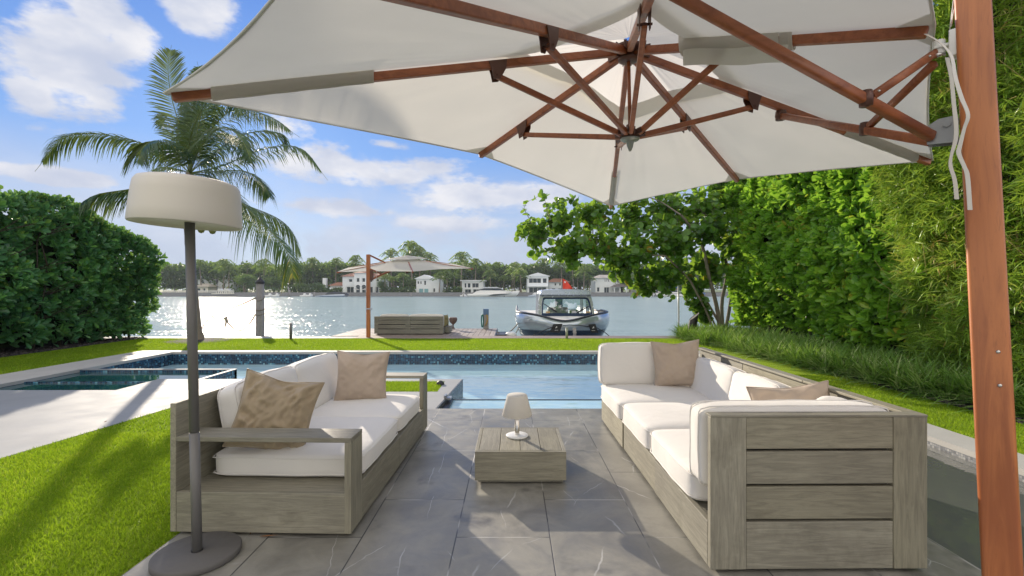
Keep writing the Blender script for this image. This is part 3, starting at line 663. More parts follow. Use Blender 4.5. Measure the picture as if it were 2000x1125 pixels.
    for k, e in enumerate(rim):
        d = (U(e) - U(HUB)); d.z = 0; d.normalize(); s = d.cross(Vector((0, 0, 1)))
        for q in (-1, 1): b.bar(U(LOW) + d * .035 + s * .020 * q, U(LOW) + d * .085 + Vector((0, 0, .012)) + s * .020 * q, .005, .032)
    lh = b.build('lower_hub', BRONZE, g)
    MB().lathe(U(LOW, -.022), [(0, -.075), (.008, -.068), (.017, -.045), (.022, -.02), (.024, -.010), (.05, -.008), (.056, 0.), (.05, .004), (0, .006)], 28).build('finial', simple('cast alloy', (.34, .36, .33), .4, .6), lh)
    MB().tube([U(LOW, .05), U(HUB, -.06)], .011, 12).build('centre_rod', MAHOR, g)
    # canvas sleeves over the outer ribs
    def sleeve(k, t0, t1, drop, wd=.05, hem=0):
        e = rim[k]; d = (U(e) - U(HUB)).normalized(); s = d.cross(Vector((0, 0, 1))).normalized(); b = MB(); n = 14; prof = [(-1, .9), (-1.05, .1), (-.8, -.55), (0, -.78), (.8, -.55), (1.05, .1), (1, .9)]
        vs = []
        for i in range(n + 1):
            c = U(HUB.lerp(e, t0 + (t1 - t0) * i / n), .018); wob = 1 + .03 * math.sin(i * 1.9)
            for x, z in prof: vs.append(c + s * (x * wd * .5 * wob) + Vector((0, 0, z * drop * .5 * (wob if z < 0 else 1))))
        m = len(prof); b.add(vs, [[i * m + j, i * m + j + 1, (i + 1) * m + j + 1, (i + 1) * m + j] for i in range(n) for j in range(m - 1)], True)
        b.build('sleeve', CANV2, g)
    sleeve(0, .605, .915, .095, .052); sleeve(4, .665, .93, .095, .052); sleeve(2, .66, .93, .09, .05); sleeve(5, .60, .64, .13, .062)
    sleeve(5, .24, .60, .15, .07)
    # loose canvas flap hanging below the mid rib towards the pole
    e = rim[5]; b = MB(); s = (U(e) - U(HUB)).cross(Vector((0, 0, 1))).normalized(); vs = []
    for i in range(11):
        t = .26 + .37 * i / 10; c = U(HUB.lerp(e, t), -.02)
        for j in range(4): vs.append(c + s * (.036 + .004 * math.sin(i * 1.3 + j)) + Vector((0, 0, -.028 * j + .004 * math.sin(i * .9))))
    b.add(vs, [[i * 4 + j, i * 4 + j + 1, i * 4 + 5 + j, i * 4 + 4 + j] for i in range(10) for j in range(3)], True).build('flap', CANV2, g)
    # pole (leans very slightly away), turned to face the canopy
    B0 = Vector((1.640, 1.594, 0)); T0 = Vector((1.7405, 1.842, 2.80)); ax = (T0 - B0).normalized()
    q = Matrix.Rotation(D(46), 3, 'Z'); sx_ = q @ Vector((1, 0, 0)); sy_ = q @ Vector((0, 1, 0))
    wd_, dp_ = .1015, .083; prof = []
    for k in range(40):
        a = 2 * math.pi * k / 40; prof.append((wd_ / 2 * math.copysign(abs(math.cos(a)) ** .30, math.cos(a)), dp_ / 2 * math.copysign(abs(math.sin(a)) ** .30, math.sin(a))))
    b = MB(); vs = []; nz = 16; rot = Matrix.Rotation(D(-90), 3, 'Z')
    # face with normal towards the camera is the wide one
    f1 = Vector((1, -1, 0)).normalized(); f2 = Vector((1, 1, 0)).normalized()
    for i in range(nz + 1):
        c = B0.lerp(T0, i / nz); vs += [c + f1 * x + f2 * y for x, y in prof]
    b.add(vs, [[i * 40 + j, i * 40 + (j + 1) % 40, (i + 1) * 40 + (j + 1) % 40, (i + 1) * 40 + j] for i in range(nz) for j in range(40)], True); b.add(vs[-40:], [list(range(40))])
    b.build('pole', POLE, g)
    MB().box(1.42, 1.86, 1.38, 1.82, .0, .014).lathe((1.640, 1.594, .014), [(.11, 0), (.11, .01), (.085, .015), (.085, .09), (.075, .1), (0, .1)], 28).build('base_plate', DARKM, g, bevel=.003)
    def pp(z): return B0 + (T0 - B0) * (z / 2.8)
    for v in (686, 750):      # bolts in the face of the pole
        z = CH - (v - 562.5) / F * 1.66; c = pp(z) - f2 * (dp_ / 2 + .0015) + f1 * .018; MB().lathe(c, [(.0, .003), (.0045, .003), (.0065, 0), (.0065, -.004)], 16, ax=-f2).build('bolt', CHROME, g)
    # slide bracket on the pole, arms and braces of the cantilever
    dirc = (U(HUB) - Vector((1.70, 1.75, 0))); dirc.z = 0; dirc.normalize(); perp = dirc.cross(Vector((0, 0, 1)))
    def at_pole(u, v, Y): return P(u, v, Y)
    # bracket plates stand off the pole towards the hub
    zb = CH + (562.5 - 255) / F * 1.80
    pb = pp(zb) + dirc * .055
    b = MB()
    for s in (-1, 1): b.extr([pb + perp * .022 * s + Vector((0, 0, .052)), pb + perp * .022 * s + dirc * .055 + Vector((0, 0, .050)), pb + perp * .022 * s + dirc * .088 + Vector((0, 0, .03)), pb + perp * .022 * s + dirc * .088 - Vector((0, 0, .04)), pb + perp * .022 * s - Vector((0, 0, .048))], perp * .004 * s)
    b.tube([pb + perp * .035 + dirc * .03 + Vector((0, 0, .025)), pb - perp * .035 + dirc * .03 + Vector((0, 0, .025))], .012, 14)
    b.bar(pb - dirc * .012 + Vector((0, 0, .052)), pb - dirc * .012 - Vector((0, 0, .052)), .05, .012, up=dirc)
    b.build('bracket', GREYM, g)
    armN, armR = P(1277, -68, .0) if 0 else None, None
    jN = U(HUB.lerp(Nc, .47), -.045); jR = U(HUB.lerp(Rc, .453), -.045)
    aR0 = pb + dirc * .075 - perp * -.03 + Vector((0, 0, -.02)); aN0 = pb + dirc * .075 + perp * -.03 + Vector((0, 0, -.012))
    if (aR0 - jR).length > (aN0 - jR).length: aR0, aN0 = aN0, aR0
    MB().bar(aN0, jN, .034, .040, round_=True).build('arm', MAHOR, g)
    MB().bar(aR0, jR, .032, .037, round_=True).build('arm', MAHOR, g)
    for j in (jN, jR): MB().lathe(j - Vector((0, 0, .03)), [(0, 0), (.03, .004), (.034, .03), (.03, .06), (0, .062)], 20).build('joint', BRONZE, g)
    zt = CH + (562.5 - 90) / F * 1.84; pt = pp(zt) + dirc * .055
    MB().bar(pt - dirc * .01 + Vector((0, 0, .05)), pt - dirc * .01 - Vector((0, 0, .05)), .06, .05, up=dirc).bar(pt - dirc * .02, pt + dirc * .06, .05, .012).tube([pt + dirc * .045 - Vector((0, 0, .03)), pt + dirc * .045 + Vector((0, 0, .03))], .02, 14).build('upper_bracket', WHITEM, g, bevel=.003)
    MB().lathe(pt + dirc * .05 - Vector((0, 0, .034)), [(0, 0), (.026, 0), (.026, .008), (0, .009)], 20).build('washer', CHROME, g)
    for (a0, j, s, tt) in ((aN0, jN, 1, .26), (aR0, jR, -1, .33)):
        e = a0.lerp(j, tt); q = pt + dirc * .05 - Vector((0, 0, .045 if s < 0 else .01)) + perp * (.0)
        MB().bar(q + (e - q).normalized() * .015, e.lerp(q, .07) + Vector((0, 0, .0)), .028, .030, round_=True).build('brace', MAHOR, g)
        MB().lathe(e + Vector((0, 0, -.025)), [(0, 0), (.022, .003), (.024, .035), (.02, .06), (0, .062)], 16).build('joint', BRONZE, g)
        for t2 in (.14, .85):
            c = q.lerp(e, t2); MB().lathe(c + Vector((-.006, -.018, 0)), [(0, .003), (.004, .002), (.0055, -.003)], 12, ax=(-.3, -1, 0)).build('bolt', CHROME, g)
    # ties hanging from the canopy edge down past the pole
    def strap(uvs, wd=.009):
        b = MB(); vs = []; cv = bez([P(u, v, Y) for u, v, Y, tw in uvs], 5 * (len(uvs) - 1)); tws = [x[3] for x in uvs]
        for i, p in enumerate(cv):
            k_ = min(i // 5, len(tws) - 2); tw = tws[k_] + (tws[k_ + 1] - tws[k_]) * (i / 5 - k_); n = Vector((math.cos(tw), math.sin(tw) * .4, 0)) * wd; vs += [p - n, p + n, p + n + Vector((0, .0015, 0)), p - n + Vector((0, .0015, 0))]
        m = len(cv); b.add(vs, [[i * 4 + j, i * 4 + (j + 1) % 4, i * 4 + 4 + (j + 1) % 4, i * 4 + 4 + j] for i in range(m - 1) for j in range(4)], False); b.add(vs[:4], [[0, 1, 2, 3]]); b.add(vs[-4:], [[0, 1, 2, 3]])
        b.build('strap', WEB, g)
    strap([(1808, 66, 1.85, .1), (1835, 82, 1.80, .5), (1858, 108, 1.70, .4), (1866, 150, 1.63, .2), (1878, 190, 1.60, 0), (1891, 224, 1.58, .3), (1884, 250, 1.58, .5), (1875, 285, 1.58, .2), (1873, 300, 1.58, 0), (1884, 326, 1.58, .1), (1890, 345, 1.58, 0), (1895, 410, 1.58, 0)], .0078)
    strap([(1850, 112, 1.74, .2), (1858, 150, 1.74, .3), (1863, 200, 1.74, .2), (1868, 262, 1.74, .1), (1858, 305, 1.74, .6), (1857, 325, 1.74, .3), (1865, 352, 1.74, .2), (1869, 389, 1.74, .1)], .0085)
    b = MB(); b.tube([P(1868, 0, 1.83), P(1861, 30, 1.83), P(1858, 52, 1.84)], .002, 6); b.tube([P(1865, -20, 1.83), P(1855, 58, 1.84)], .0018, 6)
    b.build('cord', WHITEM, g)
    return g
parasol()

# ================================================================ CUSHIONS
def cushion(b, cx, cy, cz, sx, sy, sz, r=.04, puff=.03, seed=0, rot=None, n=9, sag=0., wr=.004):
    """rounded, slightly crowned box; s* are full sizes"""
    bm = bmesh.new(); bmesh.ops.create_cube(bm, size=2)
    bmesh.ops.subdivide_edges(bm, edges=bm.edges, cuts=n, use_grid_fill=True)
    h = Vector((sx / 2, sy / 2, sz / 2)); r = min(r, min(h) * .98)
    vs = []
    def fmap(p):
        q = Vector((p.x * h.x, p.y * h.y, p.z * h.z)); inn = Vector([max(-h[i] + r, min(h[i] - r, q[i])) for i in range(3)]); d = q - inn
        L = max(abs(d.x), abs(d.y), abs(d.z)) if d.length > 0 else 0
        if d.length > 1e-9: d = d.normalized() * L
        q = inn + d
        ew = (1 - p.x ** 2) * (1 - p.y ** 2); sw = (1 - p.y ** 2) * (1 - p.z ** 2); tw = (1 - p.x ** 2) * (1 - p.z ** 2)
        q.z += puff * ew * (1 if p.z > 0 else -.25) * abs(p.z) ; q.x += puff * .6 * sw * math.copysign(1, p.x) * abs(p.x) ** 3; q.y += puff * .6 * tw * math.copysign(1, p.y) * abs(p.y) ** 3
        nz = mnoise.noise(Vector((q.x * 4 + seed, q.y * 4, q.z * 4))) * wr * 2 + mnoise.noise(Vector((q.x * 11, q.y * 11 + seed, q.z * 9))) * wr
        q += q.normalized() * nz
        if rot: q = rot @ q
        return q + Vector((cx, cy, cz))
    vs = [fmap(v.co.copy()) for v in bm.verts]
    ax_ = min(range(3), key=lambda i: (sx, sy, sz)[i]); o1, o2 = [i for i in range(3) if i != ax_]; b.loops = []
    for lvl in (.62, -.62):
        lp = []
        for k in range(96):
            a = 2 * math.pi * k / 96; c_, s_ = math.cos(a), math.sin(a); m_ = max(abs(c_), abs(s_)); p = Vector((0, 0, 0)); p[o1] = c_ / m_; p[o2] = s_ / m_; p[ax_] = lvl; lp.append(fmap(p))
        b.loops.append(lp + lp[:2])
    bm.verts.index_update(); b.add(vs, [[x.index for x in f.verts] for f in bm.faces], True); bm.free(); return b
def cush(name, parent, mat, *a, lev=1, **k):
    cb = cushion(MB(), *a, **k); o = cb.build(name, mat, parent, local=True, fixn=True)
    for lp in cb.loops: MB().tube(lp, .0034, 6, False).build('piping', mat, o, local=True)
    m = o.modifiers.new('s', 'SUBSURF'); m.levels = m.render_levels = lev; return o
def pillow(label, loc, size, thick, rot, mat, seed, dent=.0, fold=.008, group=None):
    """square throw pillow: pinched corners, creases running from the corners, piped edge; local z is the thin way"""
    n = 44; half = size / 2; V = {}; b = MB(); rnd = random.Random(seed)
    def pos(i, j, s):
        x, y = -1 + 2 * i / n, -1 + 2 * j / n
        sx_ = x * (1 - .10 * (1 - y * y)); sy_ = y * (1 - .10 * (1 - x * x))
        t = ((1 - abs(x) ** 2.6) * (1 - abs(y) ** 2.6)) ** .55 * thick / 2
        cr = math.sin((abs(x) - abs(y)) * 9 + seed) * .3 + mnoise.noise(Vector((x * 2.6 + seed, y * 2.6, s))) + .6 * mnoise.noise(Vector((x * 6, y * 6 + seed, s * 2)))
        if fold > .015: cr += 1.6 * (.35 - abs(mnoise.noise(Vector((x * 2.2 + y * 1.3 + seed, y * 2.6 - x, s * 3))) * 2.2)) + 1.0 * (.3 - abs(mnoise.noise(Vector((x * 5.5 - y * 2, y * 3.0 + seed * 2, s)))) * 2)
        rad = min(1, .35 + (abs(x) + abs(y)) * .6); t += cr * fold * rad * min(1, 6 * (1 - max(abs(x), abs(y))))
        if dent: t -= dent * math.exp(-((x * 3.2) ** 2 + ((y - 1.0) * 1.35) ** 2)) ; sy_ -= dent * 2.2 * math.exp(-(x * 2.6) ** 2) * max(0, y) ** 2
        bend = .05 * mnoise.noise(Vector((x * 1.1 + seed * 3, y * 1.1, 0)))
        return Vector((sx_ * half, sy_ * half, s * max(t, 0) + bend * half * 2))
    idx = {}; vs = []
    for s in (1, -1):
        for i in range(n + 1):
            for j in range(n + 1):
                edge = i in (0, n) or j in (0, n)
                if edge and s < 0: idx[(i, j, s)] = idx[(i, j, 1)]; continue
                idx[(i, j, s)] = len(vs); vs.append(pos(i, j, s))
    fs = [[idx[(i, j, s)], idx[(i + 1, j, s)], idx[(i + 1, j + 1, s)], idx[(i, j + 1, s)]][::s] for s in (1, -1) for i in range(n) for j in range(n)]
    b.add(vs, fs, True); o = b.build('throw_pillow', mat, loc=None, fixn=False)
    o.location = loc; o.rotation_euler = rot
    e = [pos(i, 0, 1) for i in range(n)] + [pos(n, j, 1) for j in range(n)] + [pos(i, n, 1) for i in range(n, 0, -1)] + [pos(0, j, 1) for j in range(n, -1, -1)]
    pi = MB().tube(e, .0028, 6, False).build('piping', mat, o, local=True)
    return tag(o, label, 'pillow', group)

# ================================================================ LEFT SOFA  (local x: back -> seat front, y: away, z up)
g = thing('outdoor_sofa', (-1.742, 2.452, 0), D(-1.6), 'weathered teak two-seat sofa with white cushions beside the floor lamp', 'sofa')
WD, LN = .93, 1.885
MB().box(.0, .030, .0, LN, .018, .672).build('back_board', TEAK, g, local=True, bevel=.003)
MB().box(.031, WD - .002, .001, .026, .018, .222).build('end_panel', TEAKX, g, local=True, bevel=.003)
MB().box(.031, WD - .002, LN - .026, LN - .001, .018, .222).build('end_panel', TEAKX, g, local=True, bevel=.003)
MB().box(WD - .03, WD, .003, .942, .018, .2195).build('front_rail', TEAK, g, local=True, bevel=.003)
MB().box(WD - .03, WD, .945, LN - .003, .018, .2195).build('front_rail', TEAK, g, local=True, bevel=.003)
MB().box(.032, WD - .031, .027, LN - .027, .19, .216).build('seat_deck', TEAKX, g, local=True)
MB().box(.06, WD - .05, .05, LN - .05, .0, .017).build('plinth', BLACK, g, local=True)
for y0 in (.0, LN - .165):
    a = MB().box(.031, WD + .002, y0, y0 + .165, .478, .503).build('armrest', TEAKX, g, local=True, bevel=.003)
    MB().box(WD - .033, WD + .0015, y0 - .001, y0 + .166, .02 if y0 == 0 else .02, .4775).build('arm_post', TEAKZ, g, local=True, bevel=.003)
cush('seat_cushion', g, WHITE, .50, .585, .288, .83, .80, .145, r=.04, puff=.018, seed=1)
cush('seat_cushion', g, WHITE, .50, 1.335, .288, .83, .72, .145, r=.04, puff=.018, seed=5)
ry = Matrix.Rotation(D(-13), 3, 'Y')
cush('back_cushion', g, WHITE, .150, .620, .515, .17, .70, .37, r=.045, puff=.02, seed=2, rot=ry, wr=.007)
cush('back_cushion', g, WHITE, .150, 1.35, .515, .165, .74, .37, r=.045, puff=.018, seed=3, rot=ry)
cush('bolster_cushion', g, WHITE, .165, .50, .455, .15, .36, .38, r=.05, puff=.03, seed=8, rot=Matrix.Rotation(D(-20), 3, 'Y') @ Matrix.Rotation(D(-8), 3, 'Z'), wr=.005)
pillow('crumpled khaki satin pillow beside the near armrest of the left sofa', (-1.35, 2.745, .545), .43, .15, (D(76), D(13), D(12)), TAND, 2, dent=.03, fold=.0155)
pillow('smooth beige pillow at the far end of the left sofa', (-1.205, 3.87, .545), .41, .15, (D(80), D(3), D(12)), TAN, 5, dent=.020, fold=.012)

# ================================================================ RIGHT SOFA  (three modules, U shape)
g = thing('sectional_sofa', (.874, 2.117, 0), D(.55), 'long weathered teak sectional with white cushions on the right of the terrace', 'sofa')
WD, LN = .962, 2.44
# near end: framed slatted panel
MB().box(.0, .158, .0, .034, .02, .690).build('panel_post', TEAKZ, g, local=True, bevel=.003)
MB().box(WD - .150, WD, .0, .034, .02, .690).build('panel_post', TEAKZ, g, local=True, bevel=.003)
for z0, z1 in ((.02, .228), (.240, .383), (.395, .538), (.550, .690)): MB().box(.159, WD - .151, .003, .031, z0, z1).build('slat', TEAKX, g, local=True, bevel=.003)
MB().box(.161, WD - .153, .036, .046, .05, .6).build('panel_backing', BLACK, g, local=True)
MB().box(.0, WD, -.002, .060, .6905, .700).build('panel_cap', TEAKX, g, local=True, bevel=.002)
# long back wall with top rail, in modules
for y0, y1 in ((.062, .80), (.806, 1.60), (1.606, LN)):
    MB().box(WD - .034, WD, y0, y1, .02, .685).build('back_board', TEAK, g, local=True, bevel=.003)
    MB().box(WD - .062, WD + .003, y0, y1, .6855, .699).build('top_rail', TEAK, g, local=True, bevel=.002)
MB().box(.62, WD - .064, LN - .034, LN, .21, .66).build('end_board', TEAKX, g, local=True, bevel=.003)
for y0, y1, dx in ((.036, .80, .0), (.806, 1.60, .004), (1.615, LN, -.002)):
    MB().box(dx, dx + .03, y0, y1, .02, .217).build('front_rail', TEAK, g, local=True, bevel=.003)
MB().box(.031, WD - .036, .05, LN - .035, .18, .212).build('seat_deck', TEAKX, g, local=True)
MB().box(.031, WD - .036, LN - .033, LN, .02, .205).build('end_rail', TEAKX, g, local=True)
MB().box(.05, WD - .05, .05, LN - .05, .0, .018).build('plinth', BLACK, g, local=True)
cush('seat_cushion', g, WHITE, .435, .555, .30, .885, .72, .175, r=.04, puff=.012, seed=11)
cush('seat_cushion', g, WHITE, .43, 1.26, .30, .885, .70, .175, r=.04, puff=.012, seed=12)
cush('seat_cushion', g, WHITE, .42, 2.02, .295, .89, .81, .165, r=.04, puff=.012, seed=13)
cush('end_cushion', g, WHITE, .43, .150, .530, .885, .165, .365, r=.035, puff=.010, seed=14)
cush('end_cushion', g, WHITE, .275, 2.36, .555, .62, .165, .37, r=.035, puff=.015, seed=15, rot=Matrix.Rotation(D(-5), 3, 'X'))
rz = Matrix.Rotation(D(11), 3, 'Y')
cush('back_cushion', g, WHITE, .825, 1.86, .465, .165, .80, .34, r=.035, puff=.014, seed=16, rot=rz)
cush('back_cushion', g, WHITE, .825, 1.17, .465, .165, .60, .345, r=.035, puff=.014, seed=17, rot=rz)
cush('back_cushion', g, WHITE, .825, .56, .465, .17, .62, .345, r=.035, puff=.016, seed=18, rot=rz, wr=.007)
cush('corner_cushion', g, WHITE, .79, .34, .555, .20, .24, .22, r=.07, puff=.03, seed=19, rot=Matrix.Rotation(D(40), 3, 'Z'), wr=.012)
pillow('beige pillow propped in the far corner of the right sectional', (1.475, 4.31, .58), .42, .15, (D(80), D(-4), D(-12)), TAN, 9, dent=.026, fold=.012)
pillow('beige pillow slumped low behind the near end cushion of the sectional', (1.575, 2.66, .520), .43, .13, (D(64), D(-7), D(-12)), TAN, 12, dent=.01, fold=.010)

# ================================================================ COFFEE TABLE
g = thing('coffee_table', (.055, 3.35, 0), 0, 'low square weathered teak table between the two sofas', 'table')
x0, x1, y0, y1 = -.239, .349, 3.092, 3.632
MB().box(x0, x1, y0, y0 + .024, .024, .2085).build('front_apron', TEAKX, g, bevel=.002)
MB().box(x0, x1, y1 - .024, y1, .024, .2085).build('back_apron', TEAKX, g, bevel=.002)
for a, b_ in ((x0, x0 + .024), (x1 - .024, x1)): MB().box(a, b_, y0 + .0245, y1 - .0245, .024, .2085).build('side_apron', TEAK, g, bevel=.002)
wk = (x1 - x0 - .050) / 4
for k in range(4): MB().box(x0 + .025 + k * wk + .002, x0 + .025 + (k + 1) * wk - .002, y0 + .026, y1 - .026, .188, .2095).build('top_board', TEAK, g, bevel=.0015)
MB().box(x0 + .02, x1 - .02, y0 + .015, y1 - .015, .010, .0235).build('plinth', TEAKX, g)
for a in (x0 + .09, x1 - .09):
    for b_ in (y0 + .04, y1 - .04): MB().lathe((a, b_, 0), [(.008, 0), (.011, .002), (.011, .0095), (0, .0095)], 14).build('foot', CHROME, g)
# table lamp
c = Vector((.036, 3.41, .2105)); g = thing('table_lamp', c, 0, 'small white cone-shaded lamp with steel stem on the low teak table', 'lamp')
MB().lathe(c, [(0, 0), (.076, 0), (.078, .003), (.078, .010), (.074, .0125), (.018, .014), (0, .014)], 40).build('lamp_base', WHITEM, g)
MB().lathe(c, [(.016, .014), (.016, .15), (.010, .155), (0, .155)], 28).build('stem', CHROME, g)
MB().lathe(c, [(.104, .147), (.107, .150), (.072, .288), (.066, .296), (.0, .2975), (.0, .2945), (.063, .293), (.069, .285), (.102, .151), (.104, .147)], 48).build('lamp_shade', fabric('white glass shade', (.80, .78, .74), trans=.45, bump=.0), g)
# floor lamp
c = Vector((-1.475, 2.255, 0)); g = thing('floor_lamp', c, 0, 'tall grey floor lamp with wide cream drum shade and round foot', 'lamp')
MB().lathe(c, [(0, 0), (.178, 0), (.183, .004), (.183, .026), (.178, .031), (0, .031)], 64).build('lamp_base', LBASE, g)
tp = c + Vector((-.036, 0, 1.62)); m_ = c.lerp(tp, .36)
MB().tube([c + Vector((0, 0, .031)), m_], .0215, 24).build('pole', LPOLE, g)
MB().tube([m_ + Vector((0, 0, .003)), tp], .0210, 24).build('pole', LPOLE, g)
MB().tube([c + Vector((0, 0, .031)), c + Vector((0, 0, .036))], .025, 24).build('collar', BLACK, g)
sc_ = c + Vector((-.048, 0, 1.555)); prof = [(.0, .012), (.203, .012), (.215, .004), (.2235, -.002), (.227, .004), (.224, .06), (.217, .14), (.211, .182), (.200, .199), (.180, .206), (.0, .209)]
MB().lathe(sc_, prof, 64, ax=(.045, 0, 1)).build('lamp_shade', SHADE, g)
# small things by the terrace
tag(MB().lathe((-.94, 6.30, -.005), [(0, 0), (.045, .0), (.052, .012), (.045, .034), (.02, .048), (0, .05)], 20, ax=(.3, -.5, 1)).build('ground_light', BLACK, loc=(-.94, 6.3, 0)), 'small black light sunk in the turf corner beyond the left sofa', 'light')
g = thing('skimmer_fitting', (-.75, 5.3, 0), 0, 'dark metal trough and bracket along the ledge by the channel', 'pool fitting')
MB().box(-.778, -.700, 5.05, 5.72, -.088, -.050).build('trough', DARKM, g); MB().box(-.78, -.755, 5.50, 5.62, -.049, .028).box(-.754, -.70, 5.50, 5.62, -.02, .0).build('bracket', GREYM, g)
# ================================================================ COCONUT PALM
def frond(pts, leaf, droop, seed, nl=112, roll=0., wid=.033, rachis=.016, spread=.62, up=None):
    """one feather leaf: rachis tube and drooping leaflets; returns (mesh builder for the rachis, leaflet arrays)"""
    RG = random.Random(seed); cv = bez(pts, 40); V = []; R_ = []
    yel = RG.uniform(-.15, .15)
    for i in range(nl):
        t = .10 + .90 * i / (nl - 1); k = t * 40; a = int(min(k, 39)); f = k - a; c = cv[a].lerp(cv[a + 1], f); T = (cv[a + 1] - cv[a]).normalized()
        sd_ = T.cross(up or Vector((0, 0, 1)))
        if sd_.length < .1: sd_ = T.cross(Vector((0, 1, 0)))
        sd_.normalize(); sd_ = Matrix.Rotation(roll, 3, T) @ sd_
        L = leaf * (math.sin(min(1, (t * .93 + .13)) * math.pi) ** .6) * RG.uniform(.82, 1.08)
        for s in (-1, 1):
            fw = spread + .5 * t; d = (sd_ * s + T * fw + Vector((RG.uniform(-.08, .08), RG.uniform(-.08, .08), .10 + RG.uniform(-.10, .10)))).normalized()
            g1 = droop * RG.uniform(.6, 1.3)
            p0 = c; p1 = c + d * L * .38 - Vector((0, 0, g1 * L * .10)); p2 = c + d * L * .72 - Vector((0, 0, g1 * L * .36)); p3 = c + d * L * .93 - Vector((0, 0, g1 * L * .80))
            wv = T.cross(d).cross(d).normalized() if RG.random() < .5 else T
            wv = (T * .8 + Vector((0, 0, .35 * s))).normalized()
            for q, w_ in ((p0, .4), (p1, 1), (p2, .75), (p3, .08)): V.append(q - wv * wid * w_ * .5); V.append(q + wv * wid * w_ * .5)
            R_ += [min(1, max(0, .45 + yel + RG.gauss(0, .13) + max(0, t - .8) * .5))] * 8
    mb = MB().tube(cv, [rachis * (1 - .8 * k / 40) for k in range(41)], 6, False)
    return mb, V, R_
def palm_tree(root, trunk, fronds, seed, leafmat_=PALMG, r0=.105, r1=.085, yel=()):
    cv = bez(trunk, 24); b = MB(); R = random.Random(seed)
    rad = []
    for i in range(25):
        t = i / 24; rad.append((r0 + (r1 - r0) * min(1, t * 1.4) + .05 * max(0, .10 - t) * 10) * (1.05 if i % 2 else .97))
    b.tube(cv, rad, 14).build('trunk', PBARK, root, fixn=False)
    for k, (pts, leaf, droop, roll) in enumerate(fronds):
        mb, V, R_ = frond(pts, leaf * 1.2, droop, seed + k, roll=0 if roll > .9 else roll, up=Vector((0, 1, 0)) if roll > .9 else None)
        add = .40 if k in yel else 0
        n = len(V) // 8; V = np.array([tuple(v) for v in V]); Fq = np.array([[0, 1, 3, 2], [2, 3, 5, 4], [4, 5, 7, 6]])[None] + (np.arange(n) * 8)[:, None, None]
        rr = np.array(R_)
        if add: rr = np.clip(rr + add * np.repeat(np.linspace(0.1, 1.3, n), 8), 0, 1)
        V = np.concatenate([V, np.array(mb.v)]); Fa = np.concatenate([Fq.reshape(-1, 4), np.array(mb.f) + n * 8]); rr = np.concatenate([rr, np.full(len(mb.v), .88)])
        npmesh('frond', V, Fa, leafmat_, rnd=rr, parent=root)
simple_rachis = simple('palm rachis', (.13, .17, .04), .5, var=.25)
PY = 11.6
def Q(u, v, dy=0): return P(u, v, PY + dy)
cr = Q(371, 338)
pg = thing('coconut_palm', (-7.53, PY, 0), 0, 'coconut palm with arching fronds standing behind the floor lamp shade', 'palm tree')
FR = [([cr, Q(330, 306), Q(235, 268, -.4), Q(130, 268, -.7), Q(68, 335, -.9)], .62, .9, 0),
      ([cr, Q(335, 350), Q(262, 368, -.8), Q(190, 380, -1.2), Q(150, 402, -1.4)], .5, 1.3, 0),
      ([cr, Q(358, 270), Q(335, 190, .2), Q(328, 130, .3), Q(335, 88, .3)], .72, .15, 1.25),
      ([cr, Q(385, 260, -.2), Q(398, 180, -.3), Q(385, 120, -.4)], .60, .3, 1.0),
      ([cr, Q(400, 270, -.3), Q(455, 215, -.6), Q(520, 225, -.8), Q(585, 268, -.9)], .55, .9, .2),
      ([cr, Q(410, 305, .3), Q(480, 262, .6), Q(545, 262, .9), Q(560, 300, 1.)], .50, .9, 0),
      ([cr, Q(430, 325, .2), Q(520, 290, .4), Q(590, 292, .5), Q(640, 352, .6)], .5, .85, 0),
      ([cr, Q(425, 335, -.4), Q(480, 335, -.9), Q(515, 362, -1.1), Q(530, 392, -1.2)], .42, 1.2, 0),
      ([cr, Q(410, 372, .3), Q(480, 400, .6), Q(560, 440, .8), Q(596, 520, .9)], .62, 1.35, .1),
      ([cr, Q(420, 350, -1.2), Q(500, 425, -1.9), Q(560, 490, -2.2), Q(575, 560, -2.3)], .60, 1.3, 0),
      ([cr, Q(350, 300, -1.2), Q(310, 275, -2.0), Q(278, 290, -2.4), Q(268, 330, -2.6)], .50, 1.0, .2),
      ([cr, Q(372, 270, -1.2), Q(405, 200, -1.6), Q(450, 190, -2.0), Q(480, 240, -2.2)], .55, .9, .3),
      ([cr, Q(380, 250, 1.0), Q(420, 190, 1.8), Q(460, 200, 2.4)], .6, .7, .5),
      ([cr, Q(350, 250, .9), Q(330, 225, 1.7), Q(310, 260, 2.3)], .55, .8, .2),
      ([cr, Q(400, 300, 1.2), Q(430, 260, 2.2), Q(470, 280, 2.8), Q(500, 330, 3.)], .55, .9, .3),
      ([cr, Q(390, 290, -1.4), Q(430, 250, -2.2), Q(470, 270, -2.7), Q(498, 335, -2.9)], .5, 1.0, .2),
      ([cr, Q(345, 330, 1.0), Q(320, 330, 2.0), Q(300, 370, 2.6), Q(290, 420, 2.9)], .5, 1.1, 0),
      ([cr, Q(368, 260, .4), Q(372, 215, .6), Q(360, 175, .8)], .5, .4, 1.3)]
palm_tree(pg, [Vector((-7.57, PY, -.05)), Q(380, 600), Q(373, 520), Q(367, 430), cr], FR, 40, yel=(9,))
for (du, dv, dy) in ((22, 108, -.1), (34, 100, 0), (14, 96, .1), (44, 110, 0), (26, 90, -.15)):
    c = Q(371 + du, 338 + dv, dy); MB().lathe(c, [(0, -.12), (.05, -.10), (.085, -.03), (.08, .05), (.04, .10), (0, .11)], 14).build('coconut', simple('green coconut', (.20, .20, .05), .5, var=.3), pg)
for (u, v) in ((392, 400), (404, 396)): MB().tube([cr, Q(u, v), Q(u + 12, v + 40)], .012, 6).build('fruit_stalk', simple_rachis, pg)
